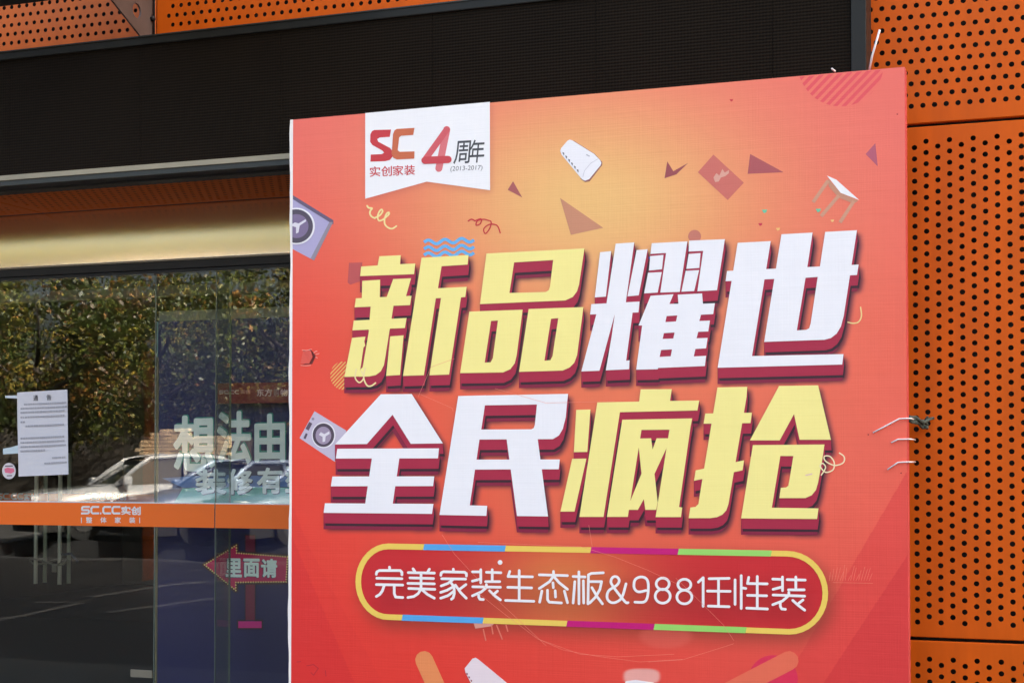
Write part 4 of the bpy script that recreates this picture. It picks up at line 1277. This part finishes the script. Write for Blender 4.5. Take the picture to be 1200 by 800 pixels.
# puncture with curled flaps near the left edge
tear = flat('torn_hole', [shp(w2([(76, 104), (122, 98), (134, 112), (150, 134), (130, 182), (70, 187), (96, 178)]))], Yk(1), pm((110, 46, 46)), board)
P = [pix(*p, YF - 0.0015 - l) for p, l in zip(w2([(60, 180), (76, 106), (112, 102), (122, 106), (132, 140), (112, 179)]), (0.0, 0.001, 0.004, 0.007, 0.009, 0.003))]
link('torn_flap', mesh('torn_flap', P, [list(range(6))]), pm((236, 92, 78)), tear)
flat('torn_fibre_highlight', stroke([w2([(70, 101), (98, 102), (126, 95)]), w2([(62, 190), (92, 193), (120, 189)])], 0.7), Yk(14), pm((246, 170, 158)), tear)  # pale fibres, with the highlight along the torn edge painted in
flat('torn_fibre_highlight', stroke([w2([(138, 116), (152, 106), (158, 108)]), w2([(150, 126), (170, 120)]), w2([(150, 142), (160, 146)])], 0.7), Yk(14.5), pm((246, 178, 166)), tear)
dent = [k4([(72, 300), (90, 298)]), k4([(118, 318), (150, 312), (172, 330), (150, 362), (138, 350)]), k4([(205, 340), (208, 366)])]
flat('dent_marks', stroke(dent, 1.0), Yk(1), pm((196, 34, 50)), board)
flat('pin_hole', [shp(circ(x, y, 0.8, n=8)) for x, y in ((1043, 497), (1017.5, 509), (1056, 554), (1051.5, 134))], Yk(1), pm((150, 20, 30)), board)

# white cable ties
def tie(label, pts, r=0.0042):
    return tag(tube('cable_tie', pts, r, M['white_plastic'], n=6), label, 'cable tie', 'white cable ties on the billboard')
tie('long white cable tie tail sticking up above the billboard top', [pix(1019, 82, YF + .05), pix(1022, 66, YF + .03), pix(1031, 35, YF)], 0.0055)
tie('tiny white cable tie tip poking over the billboard top edge', [pix(974.5, 80.5, YF + .02), pix(979, 84, YF + .04)], 0.005)
k6 = zp(1000, 400, 4)
for lb, pts in (('topmost of three white cable ties on the billboard right edge, with the longest tail', [(92, 427), (140, 402), (185, 378), (215, 362), (258, 360)]),
                ('shortest white cable tie, middle of three on the billboard right edge', [(178, 474), (210, 458), (257, 457)]),
                ('lowest of three white cable ties on the billboard right edge', [(160, 600), (210, 566), (257, 564)])):
    P = [pix(*p, YF - 0.008) for p in k6(pts)]
    e = P[-1].copy(); e.x += 0.012; P.append(e); e2 = e.copy(); e2.y += 0.3; P.append(e2)
    tie(lb, P, 0.0038)
rope = tag(empty('rope_tie'), 'knotted grey green rope tying the billboard to the perforated panel', 'rope')
for s in range(4):
    L = []
    for t in range(9):
        a = t / 8
        x = 262 + a * (85 if s else 112); y = 362 + a * (18 + 8 * s if s else 8)
        p = pix(*k6([(x, y)])[0], -0.30 + 0.28 * a)
        L.append(p + Vector((0, 0.006 * math.sin(9 * a + s), 0.012 * math.sin(8 * a + 1.7 * s))))
    tube('strand', L, 0.008, M['rope'], rope, n=6)
tube('loose_end', [pix(*k6([(322, 385)])[0], -0.06), pix(*k6([(350, 352)])[0], -0.08)], 0.006, M['rope'], rope, n=6)
tube('loose_end', [pix(*k6([(310, 380)])[0], -0.06), pix(*k6([(330, 402)])[0], -0.09), pix(*k6([(346, 398)])[0], -0.10)], 0.006, M['rope'], rope, n=6)

# ------------------------------------------------------------------ across the street (what the glass mirrors)
def mirror(x, y, Y):
    p = pix(x, y, 2 * Y_GLASS - Y)
    return Vector((p.x, Y, p.z))


def copy_tree(o, parent=None):
    c = o.copy(); COL.objects.link(c)
    if parent: c.parent = parent
    for ch in list(o.children): copy_tree(ch, c)
    return c


def make_tree(seed, h=6.6, rad=2.3):
    r = np.random.default_rng(seed)
    t = empty('street_tree')
    pts = [Vector((0, 0, 0)), Vector((.05, .03, 1.2)), Vector((-.03, .08, 2.4)), Vector((.06, 0, 4.2))]
    v, f = [], []
    tube_raw(v, f, pts, [0.15, 0.12, 0.10, 0.04], 8)
    for k in range(7):
        a = k * 2.4 + seed; z = 2.0 + 0.32 * k
        tip = Vector((math.cos(a) * rad * .75, math.sin(a) * rad * .75, z + 1.3))
        tube_raw(v, f, [(0, 0, z), tuple(tip * 0.5 + Vector((0, 0, z * .5 - .1))), tuple(tip)], [0.06, 0.04, 0.015], 6)
    link('trunk', mesh('trunk', v, f), M['bark'], t, smooth=True)
    ncl = 85
    cen = r.normal(size=(ncl, 3)); cen /= np.linalg.norm(cen, axis=1)[:, None]
    cen *= (0.45 + 0.6 * r.random(ncl) ** 0.5)[:, None]
    cen *= np.array((rad, rad, (h - 2.0) / 2)); cen[:, 2] += 2.0 + (h - 2.0) / 2
    nl = 80
    c = np.repeat(cen, nl, 0) + r.normal(size=(ncl * nl, 3)) * np.array((.25, .25, .19))
    N = len(c)
    u = r.normal(size=(N, 3)); u /= np.linalg.norm(u, axis=1)[:, None]
    w = np.cross(u, r.normal(size=(N, 3))); w /= np.linalg.norm(w, axis=1)[:, None]
    s = (0.045 + 0.05 * r.random(N))[:, None]
    V = np.stack([c - u * s, c + w * s * .55, c + u * s, c - w * s * .55], 1).reshape(-1, 3)
    me = bpy.data.meshes.new('crown')
    me.vertices.add(len(V)); me.vertices.foreach_set('co', V.astype(np.float32).ravel())
    me.loops.add(N * 4); me.loops.foreach_set('vertex_index', np.arange(N * 4, dtype=np.int32))
    me.polygons.add(N); me.polygons.foreach_set('loop_start', np.arange(0, N * 4, 4, dtype=np.int32))
    me.update(calc_edges=True)
    pal = np.array([(.05, .075, .012), (.09, .11, .015), (.16, .15, .02), (.26, .20, .03), (.30, .15, .03), (.10, .06, .02)])
    hue = np.repeat(r.choice(6, ncl, p=[.38, .3, .16, .06, .04, .06]), nl)
    pick = np.where(r.random(N) < .15, r.choice(6, N), hue)
    cc = np.ones((N, 4), np.float32); cc[:, :3] = pal[pick] * 0.75 * (0.7 + 0.6 * r.random(N))[:, None]
    ca = me.color_attributes.new('Col', 'FLOAT_COLOR', 'POINT'); ca.data.foreach_set('color', np.repeat(cc, 4, 0).ravel())
    link('crown', me, M['leaf'], t)
    return t


protos = [make_tree(k, 6.3 + .3 * k, 2.3) for k in range(3)]
spots = []
for row, (yy, n, x0, st_) in enumerate(((-21.5, 7, -31.0, 3.6), (-25.0, 7, -33.0, 3.7), (-28.5, 7, -36.0, 4.2))):
    for i in range(n):
        spots.append((row, i, x0 + i * st_ + random.uniform(-.5, .5), yy + random.uniform(-.5, .5)))
ORD = ('first', 'second', 'third', 'fourth', 'fifth', 'sixth', 'seventh')
ROWN = ('nearest row', 'middle row', 'rearmost row')
for n, (row, i, x, y) in enumerate(spots):
    t = protos[n] if n < 3 else copy_tree(protos[n % 3])
    t.location = (x, y, 0.22); t.rotation_euler = (0, 0, n * 1.7); s = random.uniform(.9, 1.12); t.scale = (s, s, s * random.uniform(.95, 1.05))
    tag(t, 'leafy autumn street tree mirrored in the glass, %s from the left in the %s' % (ORD[i], ROWN[row]), 'tree', 'street trees mirrored in the glass')
wallo = box('garden_wall', -60, 20, -32.4, -32.0, 0, 3.6, M['far_wall'])
tag(wallo, 'long brown wall behind the mirrored street trees', 'wall')


def make_car(name, paint):
    """three box saloon, nose towards +x, wheels on z = 0"""
    root = empty(name)
    L = 4.5
    # stations: x, half width, top of lower body, bottom
    st = [(2.62, .50, .66, .44), (2.56, .70, .74, .40), (2.40, .80, .81, .38), (2.0, .87, .89, .38), (1.5, .89, .95, .38), (1.0, .90, .99, .38), (0.2, .90, 1.0, .38), (-.9, .90, 1.01, .38), (-1.5, .89, 1.04, .38), (-2.0, .85, 1.05, .38), (-2.2, .76, .97, .40), (-2.25, .62, .72, .46)]
    v, f = [], []
    prof = [(0.80, 'b'), (1.0, .15), (1.02, .45), (0.98, .80), (0.88, .97), (0.5, 1.0), (0, 1.02)]
    K = len(prof) * 2 - 1
    for x, w, zt_, zb2 in st:
        half = []
        for a, t in prof:
            z = zb2 if t == 'b' else zb2 + (zt_ - zb2) * t
            half.append((x, w * a, z))
        ring = half + [(p[0], -p[1], p[2]) for p in half[:-1][::-1]]
        v += ring
    for i in range(len(st) - 1):
        for k in range(K):
            a = i * K + k; b = i * K + (k + 1) % K
            f.append([a, b, b + K, a + K])
    f.append(list(range(K))[::-1]); f.append([(len(st) - 1) * K + k for k in range(K)])
    body = link('body', mesh('body', v, f), paint, root, smooth=True)
    # greenhouse glass with roof and pillars
    gl = [(1.05, .74, .95), (0.35, .66, 1.40), (-.95, .64, 1.42), (-1.75, .70, 1.03)]
    v, f = [], []
    for x, w, z in gl: v += [(x, w, z), (x, -w, z)]
    for x, w, z in ((1.05, .80, .93), (-1.75, .80, .98)): v += [(x, w, z), (x, -w, z)]
    f = [[0, 2, 3, 1], [2, 4, 5, 3], [4, 6, 7, 5], [0, 8, 10, 6, 4, 2], [1, 3, 5, 7, 11, 9]]
    link('window_glass', mesh('window_glass', v, f), M['car_glass'], root)
    v, f = [], []
    xs_ = [0.42, 0.1, -.4, -.8, -1.02]
    for x in xs_:
        zz = 1.43 + 0.05 * (1 - ((x + .3) / .75) ** 2)
        v += [(x, .68, zz - .03), (x, .4, zz + .015), (x, 0, zz + .025), (x, -.4, zz + .015), (x, -.68, zz - .03)]
    for i in range(len(xs_) - 1):
        for k in range(4): f.append([i * 5 + k, i * 5 + k + 1, i * 5 + k + 6, i * 5 + k + 5])
    link('roof', mesh('roof', v, f), paint, root, smooth=True)
    for s in (1, -1):
        for p in ([(1.10, .79 * s, .95), (0.38, .675 * s, 1.41)], [(-.28, .82 * s, .97), (-.30, .665 * s, 1.43)], [(-1.0, .665 * s, 1.42), (-1.78, .74 * s, 1.03)]):
            tube('pillar', p, 0.035, paint, root, n=6)
        tube('roof_rail', [(1.06, .80 * s, .97), (0.40, .69 * s, 1.43), (-.3, .69 * s, 1.475), (-1.0, .685 * s, 1.43), (-1.8, .76 * s, 1.04)], 0.045, paint, root, n=6)
        m_ = box('mirror', .82, 1.0, .88 * s - .02 * s if s > 0 else -1.08, 1.08 if s > 0 else -.86, .98, 1.12, paint, root, bevel=0.03)
        box('headlight', 2.36, 2.55, min(.48 * s, .76 * s), max(.48 * s, .76 * s), .64, .775, M['lamp'], root, bevel=0.03)
        for x in (1.70, -1.38):
            v, f = [], []
            tube_raw(v, f, [(x, .74 * s, .31), (x, .92 * s, .31)], 0.31, 20)
            wl = link('wheel', mesh('wheel', v, f), M['tyre'], root)
            v, f = [], []
            tube_raw(v, f, [(x, .90 * s, .31), (x, .935 * s, .31)], 0.17, 16)
            link('rim', mesh('rim', v, f), M['roof_dark'], wl)
    box('underbody', -2.1, 2.45, -.84, .84, .17, .376, M['tyre'], root)
    box('grille', 2.52, 2.64, -.42, .42, .48, .66, M['black'], root, bevel=0.02)
    for k in range(3):
        box('grille_bar', 2.642, 2.655, -.41, .41, .505 + k * .05, .52 + k * .05, M['rim'], root)
    box('bumper_intake', 2.46, 2.56, -.5, .5, .28, .38, M['black'], root, bevel=0.02)
    return root


YC = -14.6
car = make_car('parked_car', M['car_white'])
p = mirror(184, 560, YC)
car.location = (p.x, YC, 0.27); car.rotation_euler = (0, 0, math.atan2(.80, -.60)); car.scale = (1.0, 1.0, 1.03)
tag(car, 'silver white saloon car mirrored in the glass beside the notice', 'car', 'parked cars mirrored in the glass')
car2 = make_car('parked_car', M['car_silver'])
p = mirror(292, 560, YC)
car2.location = (p.x, YC, 0.27); car2.rotation_euler = (0, 0, math.atan2(.9, -.44)); car2.scale = (1, 1, .97)
tag(car2, 'silver car mirrored in the glass with its grille right of the door edge', 'car', 'parked cars mirrored in the glass')
car3 = copy_tree(car2)
p = mirror(395, 560, YC)
car3.location = (p.x, YC, 0.27)
tag(car3, 'silver car mirrored in the glass next to the billboard edge', 'car')

# pallet of bricks
YK_ = -18.6
pl = mirror(158, 530, YK_); pr = mirror(274, 530, YK_)
stack = tag(empty('brick_stack', (pl.x, YK_, 0.27)), 'tall stack of pale bricks mirrored in the glass above the cars', 'brick stack')
wd = pr.x - pl.x
top = mirror(230, 501, YK_).z - 0.27
bw, bh = 0.25, 0.085
box('pallet', 0.0, wd, -0.95, 0.0, 0.0, 0.12, M['wood'], stack)
box('stack_core', 0.06, wd - 0.06, -0.90, -0.125, 0.122, top - bh * 2.2, M['bark'], stack)
v, f = [], []
raw_box(v, f, 0.008, bw - 0.008, -0.12, 0, 0.007, bh - 0.007)
bm_ = mesh('brick', v, f); bm_.materials.append(M['brick'])
nr = int((top - 0.12) / bh); cnt = 0
for j in range(nr - 1, -1, -1):
    off = (j % 2) * bw / 2
    nd = nr - 1 - j
    i0 = 0.0 if nd > 3 else (0.5 - nd * 0.12)
    x = off + i0
    while x + bw <= wd - (0.9 if nd < 2 else 0) and cnt < 299:
        o = bpy.data.objects.new('brick', bm_); COL.objects.link(o); o.parent = stack
        o.location = (x + random.uniform(-.004, .004), random.uniform(-.012, .012), 0.122 + j * bh)
        cnt += 1; x += bw

bpy.data.objects.remove(_fo)
